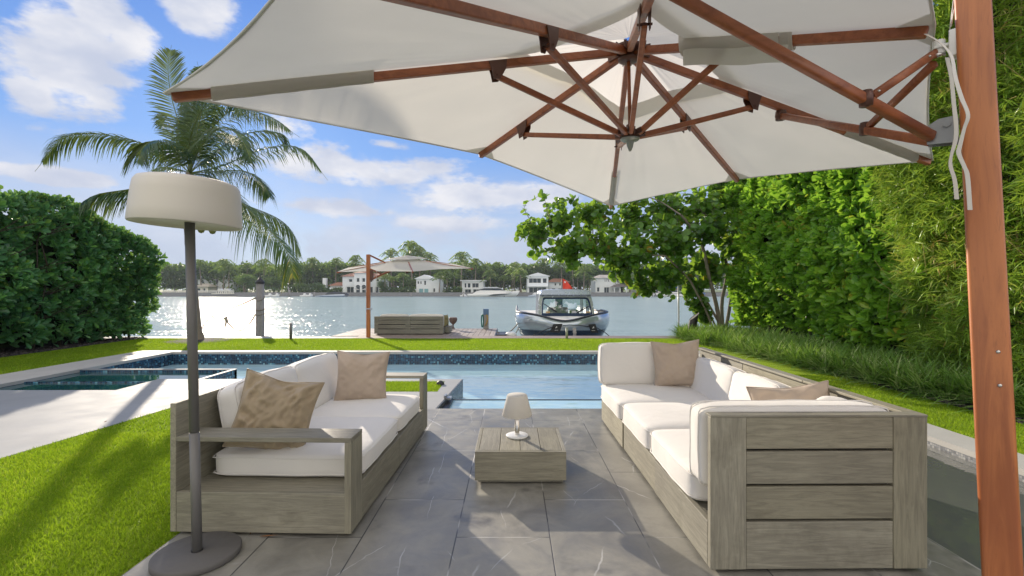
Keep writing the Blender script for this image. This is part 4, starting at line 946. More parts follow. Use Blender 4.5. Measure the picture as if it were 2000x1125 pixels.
tag(MB().lathe((-7.53, PY, -.004), [(0, .03), (.5, .012), (.68, .006), (.74, .0)], 40).build('mulch_ring', MULCH, loc=(-7.53, PY, 0)), 'round dark mulch bed at the foot of the coconut palm', 'mulch', kind='stuff')
# ================================================================ PILING WITH ROPES
g = thing('mooring_pile', (-8.06, 15.4, -2.2), 0, 'grey timber mooring pile with black cone cap wound with rope', 'piling')
px_, py_ = -8.06, 15.4
MB().tube([(px_, py_, -2.2), (px_, py_, 0.2), (px_ , py_, 1.42)], [.135, .125, .120], 18).build('pile', PILE, g)
MB().lathe((px_, py_, 1.40), [(.135, 0), (.135, .05), (.128, .06), (.0, .23)], 24).build('cone_cap', BLACK, g)
b = MB()
def coil(b, z, turns, r=.128, slope=.03):
    pts = [Vector((px_ + r * math.cos(a), py_ + r * math.sin(a), z + slope * math.sin(a) + .012 * a / 6.28)) for a in [k * .4 for k in range(int(turns * 15.7))]]
    b.tube(pts, .013, 6)
coil(b, .93, 1.2, slope=.09); coil(b, .56, 2.6); coil(b, .42, 1.6); b.build('rope_coil', ROPE, g)
def hang(p0, p1, sag, n=18): return [p0.lerp(p1, k / n) - Vector((0, 0, sag * 4 * (k / n) * (1 - k / n))) for k in range(n + 1)]
b = MB().tube(hang(Vector((px_ - .12, py_ - .05, .95)), P(436, 607, 15.6), .03), .022, 6).tube(hang(Vector((px_ - .12, py_ - .06, .42)), P(444, 628, 15.0), .38), .024, 6).tube(hang(P(444, 628, 15), P(439, 620, 15), .0), [.05] * 19, 8)
b.tube(hang(P(440, 640, 15.), P(443, 618, 15.), 0), [.03] * 19, 6)
b.tube(hang(P(414, 616, 15.2), P(440, 640, 15.1), .04), .016, 6).tube(hang(P(391, 645, 14.4), P(414, 616, 15.2), -.02), .018, 6)
b.build('mooring_line', ROPE, g)
tag(MB().tube([P(568, 663, 11.85) * 1, P(568, 631, 11.85)], .032, 16).build('bollard_light', simple('dark grey post', (.12, .12, .13), .5), loc=P(568, 663, 11.85)), 'short dark post at the lawn edge right of the mooring pile', 'post')
tag(MB().tube([P(1107, 661, 11.95), P(1107, 641, 11.95)], .030, 16).lathe(P(1107, 641, 11.95), [(.034, 0), (.034, .012), (0, .014)], 16).build('bollard_light', simple('pale post', (.30, .33, .27), .5), loc=P(1107, 661, 11.95)), 'short pale post at the lawn edge in front of the moored boat', 'post')
tag(MB().tube([P(1326, 668, 13.2), P(1325, 548, 13.2)], .022, 14).build('dock_pole', WHITEM, loc=P(1326, 668, 13.2)), 'thin white pole standing in the water right of the moored boat', 'pole')
# slant-cut uplight
g = thing('uplight', (4.44, 11.9, 0), 0, 'dark slant-topped tube light leaning at the end of the boardwalk', 'light')
a0, a1 = P(1347, 668, 11.9), P(1355, 622, 11.9); axu = (a1 - a0).normalized(); b = MB(); k = 24; s1 = axu.cross(Vector((0, 1, 0))).normalized(); s2 = axu.cross(s1); vs = []
for ring in range(2):
    for j in range(k):
        an = 2 * math.pi * j / k; o_ = (s1 * math.cos(an) + s2 * math.sin(an)) * .098
        vs.append((a0 if ring == 0 else a1 + axu * (.05 + 1.15 * (o_.x))) + o_)
b.add(vs, [[j, (j + 1) % k, k + (j + 1) % k, k + j] for j in range(k)], True).build('tube', DARKM, g)
MB().add([v - axu * .012 for v in vs[k:]], [list(range(k))]).build('lens', simple('dull inner face', (.10, .10, .095), .8), g)
# ================================================================ DOCK: far parasol, sofa, pedestal
def far_parasol():
    Yp = 12.25; px = P(719.5, 0, Yp).x; g = thing('parasol', (px, Yp, 0), 0, 'white cantilever parasol on a brown pole standing over the dock sofa', 'parasol')
    MB().box(px - .046, px + .046, Yp - .046, Yp + .046, .005, P(0, 497, Yp).z).build('pole', POLE, g, bevel=.012)
    zc = lambda v, Y: P(0, v, Y).z
    cx, cy = P(795, 0, 13.6).x, 13.6
    top = Vector((cx, cy, zc(502, 13.6)))
    A = P(658, 531, 12.9); B_ = P(924, 524, 13.4); C_ = P(850, 512.5, 15.0); D_ = P(700, 519, 14.6); FrontM = P(800, 530.5, 12.2)
    rim = [A, A.lerp(FrontM, .55) + Vector((0, -.1, .01)), FrontM + Vector((.1, -.1, .0)), FrontM.lerp(B_, .5) + Vector((0, -.1, .02)), B_, B_.lerp(C_, .5) + Vector((0, 0, .04)), C_, D_.lerp(C_, .5) + Vector((0, 0, .05)), D_, A.lerp(D_, .5) + Vector((0, 0, .03))]
    b = MB(); vs = []; n = len(rim); m = 6
    for i in range(m + 1):
        t = .08 + .92 * i / m
        for j in range(n * 4):
            a, c = rim[(j // 4) % n], rim[(j // 4 + 1) % n]; e = a.lerp(c, (j % 4) / 4)
            q = top.lerp(e, t); q.z -= .035 * math.sin(math.pi * t) * (1 + .0 * j); vs.append(q)
    K = n * 4
    b.add(vs, [[i * K + j, i * K + (j + 1) % K, (i + 1) * K + (j + 1) % K, (i + 1) * K + j] for i in range(m) for j in range(K)], True)
    cn = b.build('canopy', CANV, g)
    b = MB(); vs = []
    for i in range(4):
        for j in range(K):
            a, c = rim[(j // 4) % n], rim[(j // 4 + 1) % n]; vs.append(top.lerp(a.lerp(c, (j % 4) / 4), .02 + .1 * i) + Vector((0, 0, .05)))
    b.add(vs, [[i * K + j, i * K + (j + 1) % K, (i + 1) * K + (j + 1) % K, (i + 1) * K + j] for i in range(3) for j in range(K)], True).build('vent_cap', CANV, cn)
    low = Vector((cx, cy, zc(530.5, 13.6)))
    for k in (0, 2, 4, 5, 6, 7, 8, 9):
        e = rim[k]; MB().bar(top - Vector((0, 0, .06)), e - Vector((0, 0, .02)), .032, .04).build('rib', MAHOR, g); MB().bar(low, top.lerp(e, .38) - Vector((0, 0, .1)), .026, .03).build('strut', MAHOR, g)
    MB().lathe(low, [(0, -.06), (.04, -.03), (.05, .02), (.05, .06), (0, .06)], 14).build('hub', BRONZE, g)
    MB().bar((px + .02, Yp, zc(498, Yp)), P(752, 513, 12.7), .03, .035).build('arm', MAHOR, g)
    MB().bar((px + .05, Yp + .05, zc(546, Yp)), P(775, 523, 13.1), .038, .042).build('arm', MAHOR, g)
    MB().bar((px + .05, Yp, zc(526, Yp)), P(745, 535, 12.6), .035, .038).build('brace', MAHOR, g)
    MB().box(px - .052, px + .052, Yp - .052, Yp + .052, zc(604, Yp), zc(602, Yp)).box(px + .04, px + .10, Yp - .03, Yp, zc(605, Yp), zc(601, Yp)).build('crank_collar', CHROME, g)
    MB().box(px - .03, px + .12, Yp - .03, Yp + .03, zc(548, Yp), zc(528, Yp)).build('bracket', BRONZE, g)
    MB().bar(P(735, 529, 12.4), P(735.5, 568, 12.4), .014, .004).build('strap', WEB, g)
far_parasol()
Ys = 12.95; g = thing('dock_sofa', (-3.0, Ys, 0), 0, 'grey slatted sofa on the dock seen from behind under the far parasol', 'sofa')
x0, x1 = P(731, 0, Ys).x, P(866, 0, Ys).x; zt = P(0, 618, Ys).z; xm = P(797, 0, Ys).x
for a, c in ((x0, x0 + .10), (xm - .07, xm + .06), (x1 - .10, x1)): MB().box(a, c, Ys, Ys + .04, .03, zt).build('back_post', TEAKD, g)
for z0, z1 in ((.03, .150), (.168, .270), (.288, .390), (.408, zt)):
    for a, c in ((x0 + .101, xm - .071), (xm + .061, x1 - .101)): MB().box(a, c, Ys + .004, Ys + .036, z0, z1).build('slat', TEAKD, g)
MB().box(x0 + .1, x1 - .1, Ys + .045, Ys + .05, .05, .40).build('backing', simple('shaded slat backing', (.05, .05, .05), .9), g)  # dark sheet added so the gaps between the slats read as shade
MB().box(x0, x1 + .0, Ys + .06, Ys + .90, .03, .19).build('base', TEAKD, g, bevel=.004); MB().box(x1 + .002, x1 + .13, Ys + .3, Ys + .9, .03, .20).build('base_end', TEAKD, g, bevel=.004)
MB().box(x0 + .05, x1 - .05, Ys + .1, Ys + .8, .005, .028).build('plinth', BLACK, g)
for a, c in ((x0 + .12, xm - .01), (xm + .01, x1 - .02)):
    cush('back_cushion', g, WHITE, (a + c) / 2 + 3.0, .17, zt - .14, c - a, .17, .36, r=.05, puff=.02, seed=21)
    cush('seat_cushion', g, WHITE, (a + c) / 2 + 3.0, .52, .27, c - a, .7, .14, r=.05, puff=.02, seed=22)
pillow('olive pillow at the right end of the dock sofa', (P(870, 0, 13.3).x, 13.35, .36), .32, .12, (D(85), 0, D(75)), simple('olive pillow cloth', (.22, .19, .08), .9), 30)
tag(MB().lathe(P(885, 642, 14.6), [(0, 0), (.06, 0), (.05, .02), (.02, .06), (.02, .12), (.10, .20), (.13, .28), (.12, .34), (.10, .345), (0, .33)], 20).build('planter', simple('rust brown pot', (.13, .09, .08), .7), loc=P(885, 642, 14.6)), 'small goblet-shaped brown pot on the dock right of the grey sofa', 'pot')
Yp = 14.7; g = thing('dock_pedestal', P(949, 0, Yp) * 1, 0, 'dock power pedestal with blue-grey hood and coiled hose', 'power pedestal'); g.location.z = 0
xa, xb = P(944, 0, Yp).x, P(954, 0, Yp).x
MB().box(xa, xb, Yp, Yp + .16, .005, P(0, 615, Yp).z).build('column', simple('pedestal grey', (.30, .29, .28), .5), g, bevel=.008)
MB().box(xa - .005, xb + .005, Yp - .01, Yp + .17, P(0, 614.8, Yp).z, P(0, 603.5, Yp).z).build('hood', simple('pedestal blue', (.10, .19, .34), .4), g, bevel=.01)
b = MB()
for k in range(4): b.tube([(xa - .02 - .005 * k + .03 * math.cos(q), Yp - .01 - .008 * k, .26 + .20 * math.sin(q)) for q in [j * .35 for j in range(19)]], .010, 6)
b.build('hose', simple('green hose', (.02, .17, .15), .5), g)
MB().tube([(xb - .06, Yp - .02, .45), (xb - .02, Yp - .03, .34), (xb - .05, Yp - .03, .2), (xb - .09, Yp - .03, .12)], .016, 8).build('cable', simple('yellow cable', (.45, .28, .03), .5), g)
# ================================================================ MOORED LAUNCH  (bow towards the lawn)
def launch():
    bx, Yb = 1.62, 14.6; S = 1.0
    g = thing('motor_launch', (bx, Yb, WZ), 0, 'silver blue motor launch with square windscreen moored bow-on behind the lawn', 'boat')
    HULL, HN = newmat('polished blue silver hull'); hz_ = HN.n('ShaderNodeSeparateXYZ', {0: HN.n('ShaderNodeTexCoord').outputs['Object']}).outputs[2]
    hc = HN.mix(HN.mr(hz_, 1.14, 1.20), (.02, .035, .08, 1), (.50, .57, .65, 1))
    out(HN, HN.n('ShaderNodeBsdfPrincipled', {'Base Color': hc, 'Roughness': .12, 'Metallic': .45, 'Coat Weight': .8, 'Coat Roughness': .04}).outputs[0])
    DECKM = simple('pale deck', (.62, .60, .55), .6)
    INK = simple('navy windscreen trim', (.025, .045, .10), .2)
    GL = bpy.data.materials.new('boat glass'); GL.use_nodes = True; GL.node_tree.nodes.clear(); N = NT(GL.node_tree)
    out(N, N.n('ShaderNodeMixShader', {0: .22, 1: N.n('ShaderNodeBsdfTransparent', {0: (.80, .92, .95, 1)}).outputs[0], 2: N.n('ShaderNodeBsdfGlossy', {0: (.9, .95, 1, 1), 'Roughness': .03}).outputs[0]}).outputs[0])
    # plan outline of the gunwale: blunt two-shouldered bow, straight sides running aft
    hw = 1.52
    def outline(t):    # t 0..1 port stern -> bow -> starboard stern
        a = (t - .5) * 2; s = abs(a)
        if s < .56:
            q = s / .56; x = hw * math.sin(q * math.pi / 2) ** .92; y = 1.05 * (1 - math.cos(q * math.pi / 2)) ** 1.25
        else:
            q = (s - .56) / .44; x = hw * (1 - .06 * q); y = 1.05 + 6.2 * q
        return math.copysign(x, a), y
    nt_ = 64; lev = [(-1.35, .25, .9), (-.7, .55, .55), (-.25, .80, .28), (.15, .95, .08), (.48, 1.03, -.02), (.70, 1.0, .0), (.74, .965, .04)]
    vs = []
    for i, (z, sc_, yo) in enumerate(lev):
        for j in range(nt_ + 1):
            x, y = outline(j / nt_); sh = -.20 * math.exp(-(x / .75) ** 2) * (y < 1.3) + .05 * min(1, abs(x) / hw) * (y < 2)
            zz = z + sh * max(0, (z + 1.35) / 2.1); vs.append((bx + x * sc_ ** (1 if y < 2.5 else .8), Yb + yo * 1.1 + y, WZ + 1.28 + (zz - .25) * .98 - .12))
    b = MB().add(vs, [[i * (nt_ + 1) + j, i * (nt_ + 1) + j + 1, (i + 1) * (nt_ + 1) + j + 1, (i + 1) * (nt_ + 1) + j] for i in range(len(lev) - 1) for j in range(nt_)], True)
    hull = b.build('hull', HULL, g); hull.modifiers.new('s', 'SUBSURF').render_levels = 1
    top = vs[-(nt_ + 1):]
    MB().tube([Vector(p) + Vector((0, 0, .008)) for p in top], .035, 8).build('gunwale', simple('dark bumper', (.04, .045, .06), .4), g)
    inn = [(bx + (p[0] - bx) * .93, p[1] + .12, p[2] - .20) for p in top]; n = len(inn)
    b = MB().add(list(map(tuple, top)) + inn, [[j, j + 1, n + j + 1, n + j] for j in range(n - 1)], True).build('bulwark', DECKM, g)
    b = MB(); half = n // 2
    b.add(inn, [[j, j + 1, n - 2 - j, n - 1 - j] for j in range(half)]).build('deck', DECKM, g)
    # cabin
    y0 = Yb + 1.9; z = lambda v: P(0, v, y0).z; X = lambda u: P(u, 0, y0).x
    zb, ztp = z(632), z(571)
    fr = simple('silver cabin frame', (.62, .66, .72), .22, .7)
    # front frame with raked screen: corner posts, sill, header
    lean = .30
    def fp(u, v): t = (z(v) - zb) / (ztp - zb); return Vector((X(u), y0 + lean * t, z(v)))
    outer = [(1051, 632), (1052, 590), (1055, 574), (1062, 570), (1149, 570), (1156, 575), (1160, 590), (1164, 632)]
    inner_ = [(1058, 619), (1059.5, 592), (1061, 583), (1064, 581), (1149, 581), (1152, 584), (1155, 593), (1158, 619)]
    m = len(outer); vs = [fp(*p) for p in outer] + [fp(*p) for p in inner_]; vs2 = [p + Vector((0, .09, 0)) for p in vs]
    b = MB().add(vs + vs2, [[j, (j + 1) % m, m + (j + 1) % m, m + j] for j in range(m)] + [[2 * m + j, 3 * m + j, 3 * m + (j + 1) % m, 2 * m + (j + 1) % m] for j in range(m)] + [[m + j, m + (j + 1) % m, 3 * m + (j + 1) % m, 3 * m + j] for j in range(m)] + [[j, 2 * m + j, 2 * m + (j + 1) % m, (j + 1) % m] for j in range(m)])
    b.build('windscreen_frame', fr, g, bevel=.01)
    gi = [fp(*p) + Vector((0, .04, 0)) for p in inner_]
    MB().add(gi, [list(range(m))]).build('windscreen', GL, g)
    # navy surround just inside the frame
    i2 = [(1061, 612), (1062, 593), (1063.5, 586), (1066, 584.5), (1147, 584.5), (1149.5, 586.5), (1152, 594), (1155, 612)]
    vs = [fp(*p) + Vector((0, .03, 0)) for p in inner_] + [fp(*p) + Vector((0, .03, 0)) for p in i2]
    MB().add(vs, [[j, (j + 1) % m, m + (j + 1) % m, m + j] for j in range(m)]).build('screen_border', INK, g)
    # roof
    zr = z(570); b = MB(); vs = []; prof = [(-1.02, -.10), (-1.0, .0), (-.9, .055), (-.45, .085), (0, .095), (.45, .085), (.9, .055), (1.0, .0), (1.02, -.10)]
    hwc = (X(1156) - X(1056)) / 2; cxx = (X(1156) + X(1056)) / 2
    for yy, s in ((y0 + .12, .96), (y0 + .32, 1.0), (y0 + 2.2, 1.0), (y0 + 2.5, .97)):
        vs += [(cxx + hwc * x * s, yy, zr + zz) for x, zz in prof]
    k = len(prof); b.add(vs, [[i * k + j, i * k + j + 1, (i + 1) * k + j + 1, (i + 1) * k + j] for i in range(3) for j in range(k - 1)], True)
    b.add(vs[:k], [list(range(k))]); b.add(vs[-k:], [list(range(k))]); b.build('roof', fr, g)
    for s in (-1, 1):
        xx = cxx + s * hwc * .97
        b = MB()
        for yy in (y0 + .9, y0 + 2.35): b.bar((xx + s * .04, yy, zb - .1), (xx, yy, zr - .05), .05, .12)
        b.box(xx - .03, xx + .03, y0 + .2, y0 + 2.4, zb - .15, zb + .12); b.build('side_frame', fr, g)
    b = MB()
    for u in (1060, 1073, 1098, 1137): b.tube([P(u, 569, y0 + .3), P(u, 565.5, y0 + .3)], .022, 8)
    b.build('roof_fitting', BLACK, g)
    # foredeck coaming below the screen
    b = MB().add([(X(1053), y0 - .02, zb), (X(1162), y0 - .02, zb), (X(1152), y0 - .62, z(641)), (X(1068), y0 - .62, z(641)), (X(1052), y0 + .6, zb - .3), (X(1163), y0 + .6, zb - .3)], [[0, 1, 2, 3]])
    b.extr([(X(1053), y0 - .02, zb), (X(1162), y0 - .02, zb), (X(1164), y0 - .02, zb - .45), (X(1051), y0 - .02, zb - .45)], (0, .05, 0)).build('coaming', simple('silver foredeck', (.66, .68, .70), .25, .5), g)
    MB().box(X(1070), X(1146), Yb + .75, y0 - .1, z(650), z(644)).build('sunpad', DECKM, g, bevel=.03)
    # inside: dash, seats, door post
    MB().box(X(1062), X(1154), y0 + .32, y0 + .62, zb + .02, z(613.5)).build('dashboard', INK, g)
    MB().box(X(1075), X(1117), y0 + 1.1, y0 + 1.55, zb, z(603)).build('helm_seat', simple('grey seat vinyl', (.30, .29, .28), .6), g, bevel=.05)
    MB().box(X(1122), X(1140), y0 + 1.1, y0 + 1.5, zb, z(608)).build('helm_seat', simple('grey seat vinyl', (.30, .29, .28), .6), g, bevel=.05)
    MB().box(X(1096), X(1112), y0 + 2.2, y0 + 2.3, zb, zr).build('door_post', simple('blue grey post', (.10, .16, .24), .4), g)
    for s, u0, v0, u1, v1 in ((1, 1062, 593, 1086, 609), (-1, 1152, 598, 1131, 610)):
        MB().tube([fp(u0, v0) + Vector((0, -.03, 0)), fp(u1, v1) + Vector((0, -.03, 0))], .014, 6).tube([fp(u1 - 9 * s, v1 - 7) + Vector((0, -.035, 0)), fp(u1 + 3 * s, v1 + 1) + Vector((0, -.035, 0))], .02, 6).build('wiper', BLACK, g)
    for u in (1070, 1148): MB().box(X(u - 4), X(u + 4), y0 - .03, y0 + .02, z(611), z(608.2)).build('deck_lamp', simple('amber lamp', (.5, .32, .15), .4), g)
    # square black fender covers hung over the bow, with a small white emblem
    yb = Yb - .06
    for (us, name) in ((((1081, 633), (1099, 632.5), (1093, 650), (1074, 649)), 0), (((1149, 634), (1163, 632.5), (1169, 650), (1155, 650)), 1)):
        pts = [P(u, v, yb - .06) for u, v in us]; f = MB().extr(pts, (0, .05, 0)).build('fender_cover', BLACK, g, bevel=.01)
        c = sum(pts, Vector()) / 4 + Vector((0, -.003, .02)); wd = .045
        e = MB()
        for pr in ([(-.6, .0), (-.2, .5), (.1, 1.), (.6, .5), (.2, .2), (.7, -.3), (0, -.1), (-.5, -.6)],): e.extr([c + Vector((x * wd, 0, y * wd)) for x, y in pr], (0, .002, 0))
        e.build('emblem', WHITEM, f)
        e = MB()
        for k in range(6): e.box(c.x - .052 + k * .018, c.x - .040 + k * .018, c.y, c.y + .002, c.z - .085, c.z - .072)
        e.build('lettering', WHITEM, f)
    b = MB()
    for pts in ([P(1081, 638, yb - .08), P(1060, 646, yb - .1), P(1040, 656, yb - .15)], [P(1076, 645, yb - .08), P(1066, 650, yb - .1), P(1060, 657, yb - .15)], [P(1165, 640, yb - .08), P(1180, 648, yb - .1), P(1191, 657, yb - .15)],
                [P(1099, 636, yb - .07), P(1112, 634.5, yb - .07), P(1135, 636, yb - .07), P(1150, 638, yb - .07)]): b.tube(pts, .013, 6)
    b.build('bow_line', BLACK, g)
    b = MB().tube(hang(P(1018, 620, yb + 1.3), P(986, 652, 13.6), .10), .018, 6).tube(hang(P(1019, 622, yb + 1.3), P(990, 654, 13.5), .25), .016, 6).tube(hang(P(986, 652, 13.6), P(972, 650, 13.4), .02), .025, 6)
    b.build('dock_line', ROPE, g)
    MB().box(P(1119, 0, yb).x, P(1126, 0, yb).x, yb, yb + .1, P(0, 657, yb).z, P(0, 641, yb).z).build('bow_roller', CHROME, g, bevel=.01)
    # ensign
    fl = simple('red flag cloth', (.72, .07, .04), .8)
    MB().tube([P(1097.5, 568, y0 + 1.6), P(1098, 546, y0 + 1.6)], .018, 8).build('flag_staff', BLACK, g)
    b = MB(); vs = []
    for i in range(9):
        for j in range(7):
            t = i / 8; s = j / 6; u = 1099 + 20 * t * (1 - .45 * s * 0); vtop = 544 + 20 * t ** 1.4; vbot = 565.5
            vs.append(P(u - 0, vtop + (vbot - vtop) * s, y0 + 1.6 + .06 * math.sin(t * 5 + s * 2)))
    b.add(vs, [[i * 7 + j, i * 7 + j + 1, (i + 1) * 7 + j + 1, (i + 1) * 7 + j] for i in range(8) for j in range(6)], True); fo = b.build('flag', fl, g)
    c = P(1103.5, 551, y0 + 1.52); MB().extr([c + Vector((x * .05, 0, z_ * .05)) for x, z_ in [(-.9, .1), (-.2, .9), (.1, .3), (1, .6), (.5, -.1), (.9, -.8), (0, -.3), (-.7, -.9), (-.4, -.1)]], (0, .004, 0)).build('emblem', WHITEM, fo)
launch()
b = MB().lathe(P(998, 655, 13.4), [(0, -.10), (.10, -.08), (.16, .0), (.15, .06), (.08, .10), (0, .11)], 18)
tag(b.build('mooring_buoy', WHITEM, loc=P(998, 655, 13.4)), 'white round buoy tied up beside the bow of the silver launch', 'buoy')
# ================================================================ SEA GRAPE TREE
def seagrape():
    R = random.Random(77); RG = np.random.default_rng(77); Yt = 12.6
    g = thing('sea_grape_tree', (5.6, Yt, 0), 0, 'spreading sea grape tree with large round leaves leaning over the water', 'tree')
    b = MB(); tips = []
    def limb(pts, r0, r1, n=14):
        cv = bez(pts, n); b.tube(cv, [r0 + (r1 - r0) * k / n for k in range(n + 1)], 9, False); return cv
    main = [([(1408, 655, 0), (1400, 600, -.1), (1385, 540, -.2), (1368, 470, -.4), (1330, 420, -.6)], .06, .03), ([(1412, 655, .2), (1410, 590, .3), (1420, 530, .3), (1405, 460, .2), (1370, 410, 0)], .055, .03),
            ([(1398, 655, -.2), (1380, 610, -.3), (1362, 575, -.4), (1345, 545, -.5), (1300, 500, -.8)], .032, .02), ([(1404, 655, .3), (1392, 625, .1), (1372, 590, .0), (1350, 560, .0)], .028, .015),
            ([(1415, 655, .4), (1425, 600, .5), (1435, 520, .6), (1440, 430, .8), (1430, 380, .9)], .05, .03), ([(1410, 640, 0), (1360, 560, .3), (1300, 520, .4), (1220, 500, .3), (1130, 480, .1)], .035, .012)]
    sk = []
    for pts, a, c in main: sk += limb([P(u, v, Yt + dy) for u, v, dy in pts], a, c)[6:]
    # crown mass given as overlapping clumps; branches grow towards them
    clumps = [(1045, 455, 34, 0), (1100, 430, 44, .2), (1110, 490, 42, -.2), (1160, 420, 46, .4), (1165, 480, 60, -.3), (1215, 520, 52, 0), (1240, 430, 62, .3), (1245, 490, 60, -.5), (1310, 410, 58, .2), (1320, 470, 62, -.4), (1310, 535, 52, -.2), (1380, 400, 60, .4), (1390, 450, 55, -.5),
              (1440, 400, 50, .3), (1380, 520, 46, .2), (1430, 480, 48, .2), (1265, 560, 34, .1), (1420, 350, 50, .5), (1235, 380, 45, .6), (1355, 560, 28, 0), (1365, 595, 16, -.2), (1375, 615, 14, 0)]
    twigs = []
    for (u, v, r, dy) in clumps:
        c = P(u, v, Yt + dy); rr = r / F * Yt; o0 = min(sk, key=lambda q: (q - c).length + .6 * max(0, c.x - q.x))
        limb([o0, o0.lerp(c, .5) + Vector((0, R.uniform(-.1, .1), R.uniform(-.1, .12))), c], .022, .008, 8)
        for k in range(int(10 + r * .5)):
            d = Vector((R.gauss(-.25, 1), R.gauss(0, 1), R.gauss(.15, .8))).normalized(); e = c + d * rr * R.uniform(.5, 1.08); s = c + d * rr * .1 + Vector((0, 0, -.05))
            m_ = s.lerp(e, .5) + Vector((0, 0, -.05)); cv = limb([s, m_, e + Vector((0, 0, .06))], .007, .0028, 8); twigs.append(cv)
    # the long sprays that stand out from the left edge of the crown
    for pts in ([(1060, 470), (1035, 430), (1025, 400), (1062, 378)], [(1050, 450), (1030, 440), (1012, 440)], [(1075, 430), (1066, 400), (1063, 380)], [(1080, 470), (1040, 462), (1010, 462)], [(1080, 490), (1050, 492), (1040, 500)], [(1100, 430), (1090, 405), (1084, 392)],
                [(1130, 400), (1118, 388), (1108, 392)], [(1110, 500), (1085, 505), (1070, 504)], [(1350, 570), (1340, 590), (1352, 604)], [(1385, 600), (1370, 596), (1362, 606)]):
        twigs.append(limb([P(u, v, Yt + R.uniform(-.3, .3)) for u, v in pts], .010, .003, 10))
    C, A = [], []
    for cv in twigs:
        for k in range(2, len(cv)):
            for q in range(2 if R.random() < .7 else 1):
                t = (cv[k] - cv[k - 1]).normalized(); p = cv[k - 1].lerp(cv[k], R.random()); side = t.cross(Vector((R.gauss(0, 1), R.gauss(0, 1), R.gauss(0, 1)))).normalized()
                C.append(tuple(p)); A.append(tuple(side + t * .35 + Vector((0, 0, R.uniform(-.35, .35)))))
    C, A = np.array(C), np.array(A); n = len(C); Nn = RG.normal(0, .75, (n, 3)) + np.array([-.15, -.35, .8])
    rnd = np.clip(.42 + RG.normal(0, .17, n) + (RG.uniform(0, 1, n) > .975) * RG.uniform(.3, .6, n), 0, 1); L = RG.uniform(.09, .19, n)
    leaves('foliage', C, A, Nn, L, L * 1.05, T_ROUND, GRAPE, rnd, parent=g)
    b.build('trunk', BARK, g, fixn=False)
seagrape()
# ================================================================ FAR SHORE
def FP(u, v, Y): return P(u, v, Y)
def fx(u, Y): return (u - 1000) / F * Y
def fz(v, Y): return CH - (v - 562.5) / F * Y
RED, PALER = TERRA, TANROOF
def facade(root, u0, u1, v0, v1, Y, depth, openings, wall=STUCCO, arches=(), proud=0):
    """a wall block whose front carries recessed openings: each window is a part with its pane and glazing bars"""
    x0, x1, z0, z1 = fx(u0, Y), fx(u1, Y), fz(v1, Y), fz(v0, Y)
    xs = sorted({x0, x1, *[fx(o[0], Y) for o in openings], *[fx(o[1], Y) for o in openings]}); zs = sorted({z0, z1, *[fz(o[3], Y) for o in openings], *[fz(o[2], Y) for o in openings]})
    b = MB(); rec = .35
    ops = [(fx(o[0], Y), fx(o[1], Y), fz(o[3], Y), fz(o[2], Y)) for o in openings]
    for i in range(len(xs) - 1):
        for j in range(len(zs) - 1):
            cx, cz = (xs[i] + xs[i + 1]) / 2, (zs[j] + zs[j + 1]) / 2
            if any(a < cx < b_ and c < cz < d for a, b_, c, d in ops): continue
            b.quad((xs[i], Y, zs[j]), (xs[i + 1], Y, zs[j]), (xs[i + 1], Y, zs[j + 1]), (xs[i], Y, zs[j + 1]))
    for a, b_, c, d in ops:
        b.quad((a, Y, c), (a, Y + rec, c), (a, Y + rec, d), (a, Y, d)); b.quad((b_, Y, c), (b_, Y, d), (b_, Y + rec, d), (b_, Y + rec, c)); b.quad((a, Y, d), (a, Y + rec, d), (b_, Y + rec, d), (b_, Y, d)); b.quad((a, Y, c), (b_, Y, c), (b_, Y + rec, c), (a, Y + rec, c))
    b.quad((x0, Y + depth, z0), (x0, Y, z0), (x0, Y, z1), (x0, Y + depth, z1)); b.quad((x1, Y, z0), (x1, Y + depth, z0), (x1, Y + depth, z1), (x1, Y, z1)); b.quad((x1, Y + depth, z0), (x0, Y + depth, z0), (x0, Y + depth, z1), (x1, Y + depth, z1)); b.quad((x0, Y, z1), (x1, Y, z1), (x1, Y + depth, z1), (x0, Y + depth, z1))
    b.build('wall', wall, root)
    for a, b_, c, d in ops:
        fr = MB(); w_ = .09
        fr.box(a, b_, Y + .26, Y + .34, c, c + w_).box(a, b_, Y + .26, Y + .34, d - w_, d).box(a, a + w_, Y + .26, Y + .34, c + w_, d - w_).box(b_ - w_, b_, Y + .26, Y + .34, c + w_, d - w_)
        nb = max(0, int((b_ - a) / 1.4))
        for k in range(1, nb + 1): xx = a + (b_ - a) * k / (nb + 1); fr.box(xx - .04, xx + .04, Y + .265, Y + .335, c + w_, d - w_)
        win = fr.build('window', WHITEM, root); MB().quad((a, Y + .33, c), (b_, Y + .33, c), (b_, Y + .33, d), (a, Y + .33, d)).build('pane', WINDOW, win)
def roof(root, u0, u1, v0, v1, Y, depth, mat, kind='hip', over=.5):
    x0, x1, z0, z1 = fx(u0, Y) - over, fx(u1, Y) + over, fz(v1, Y), fz(v0, Y); y0, y1 = Y - over, Y + depth + over; ym = (y0 + y1) / 2; xm = (x0 + x1) / 2; b = MB()
    if kind == 'gable':   # gable end facing the water
        b.extr([(x0, y0, z0), (x1, y0, z0), (x1, y0, z0 + .15), (xm, y0, z1), (x0, y0, z0 + .15)], (0, y1 - y0, 0))
    elif kind == 'flat': b.box(x0, x1, y0, y1, z0, z1)
    else:
        i = min((x1 - x0) * .3, (y1 - y0) / 2); vs = [(x0, y0, z0), (x1, y0, z0), (x1, y1, z0), (x0, y1, z0), (x0 + i, ym, z1), (x1 - i, ym, z1)]
        b.add(vs, [[0, 1, 5, 4], [1, 2, 5], [2, 3, 4, 5], [3, 0, 4], [3, 2, 1, 0]])
    return b.build('roof', mat, root)
def house(name, label, u, Y, cat='house'): return thing(name, (fx(u, Y), Y, -.25), 0, label, cat)
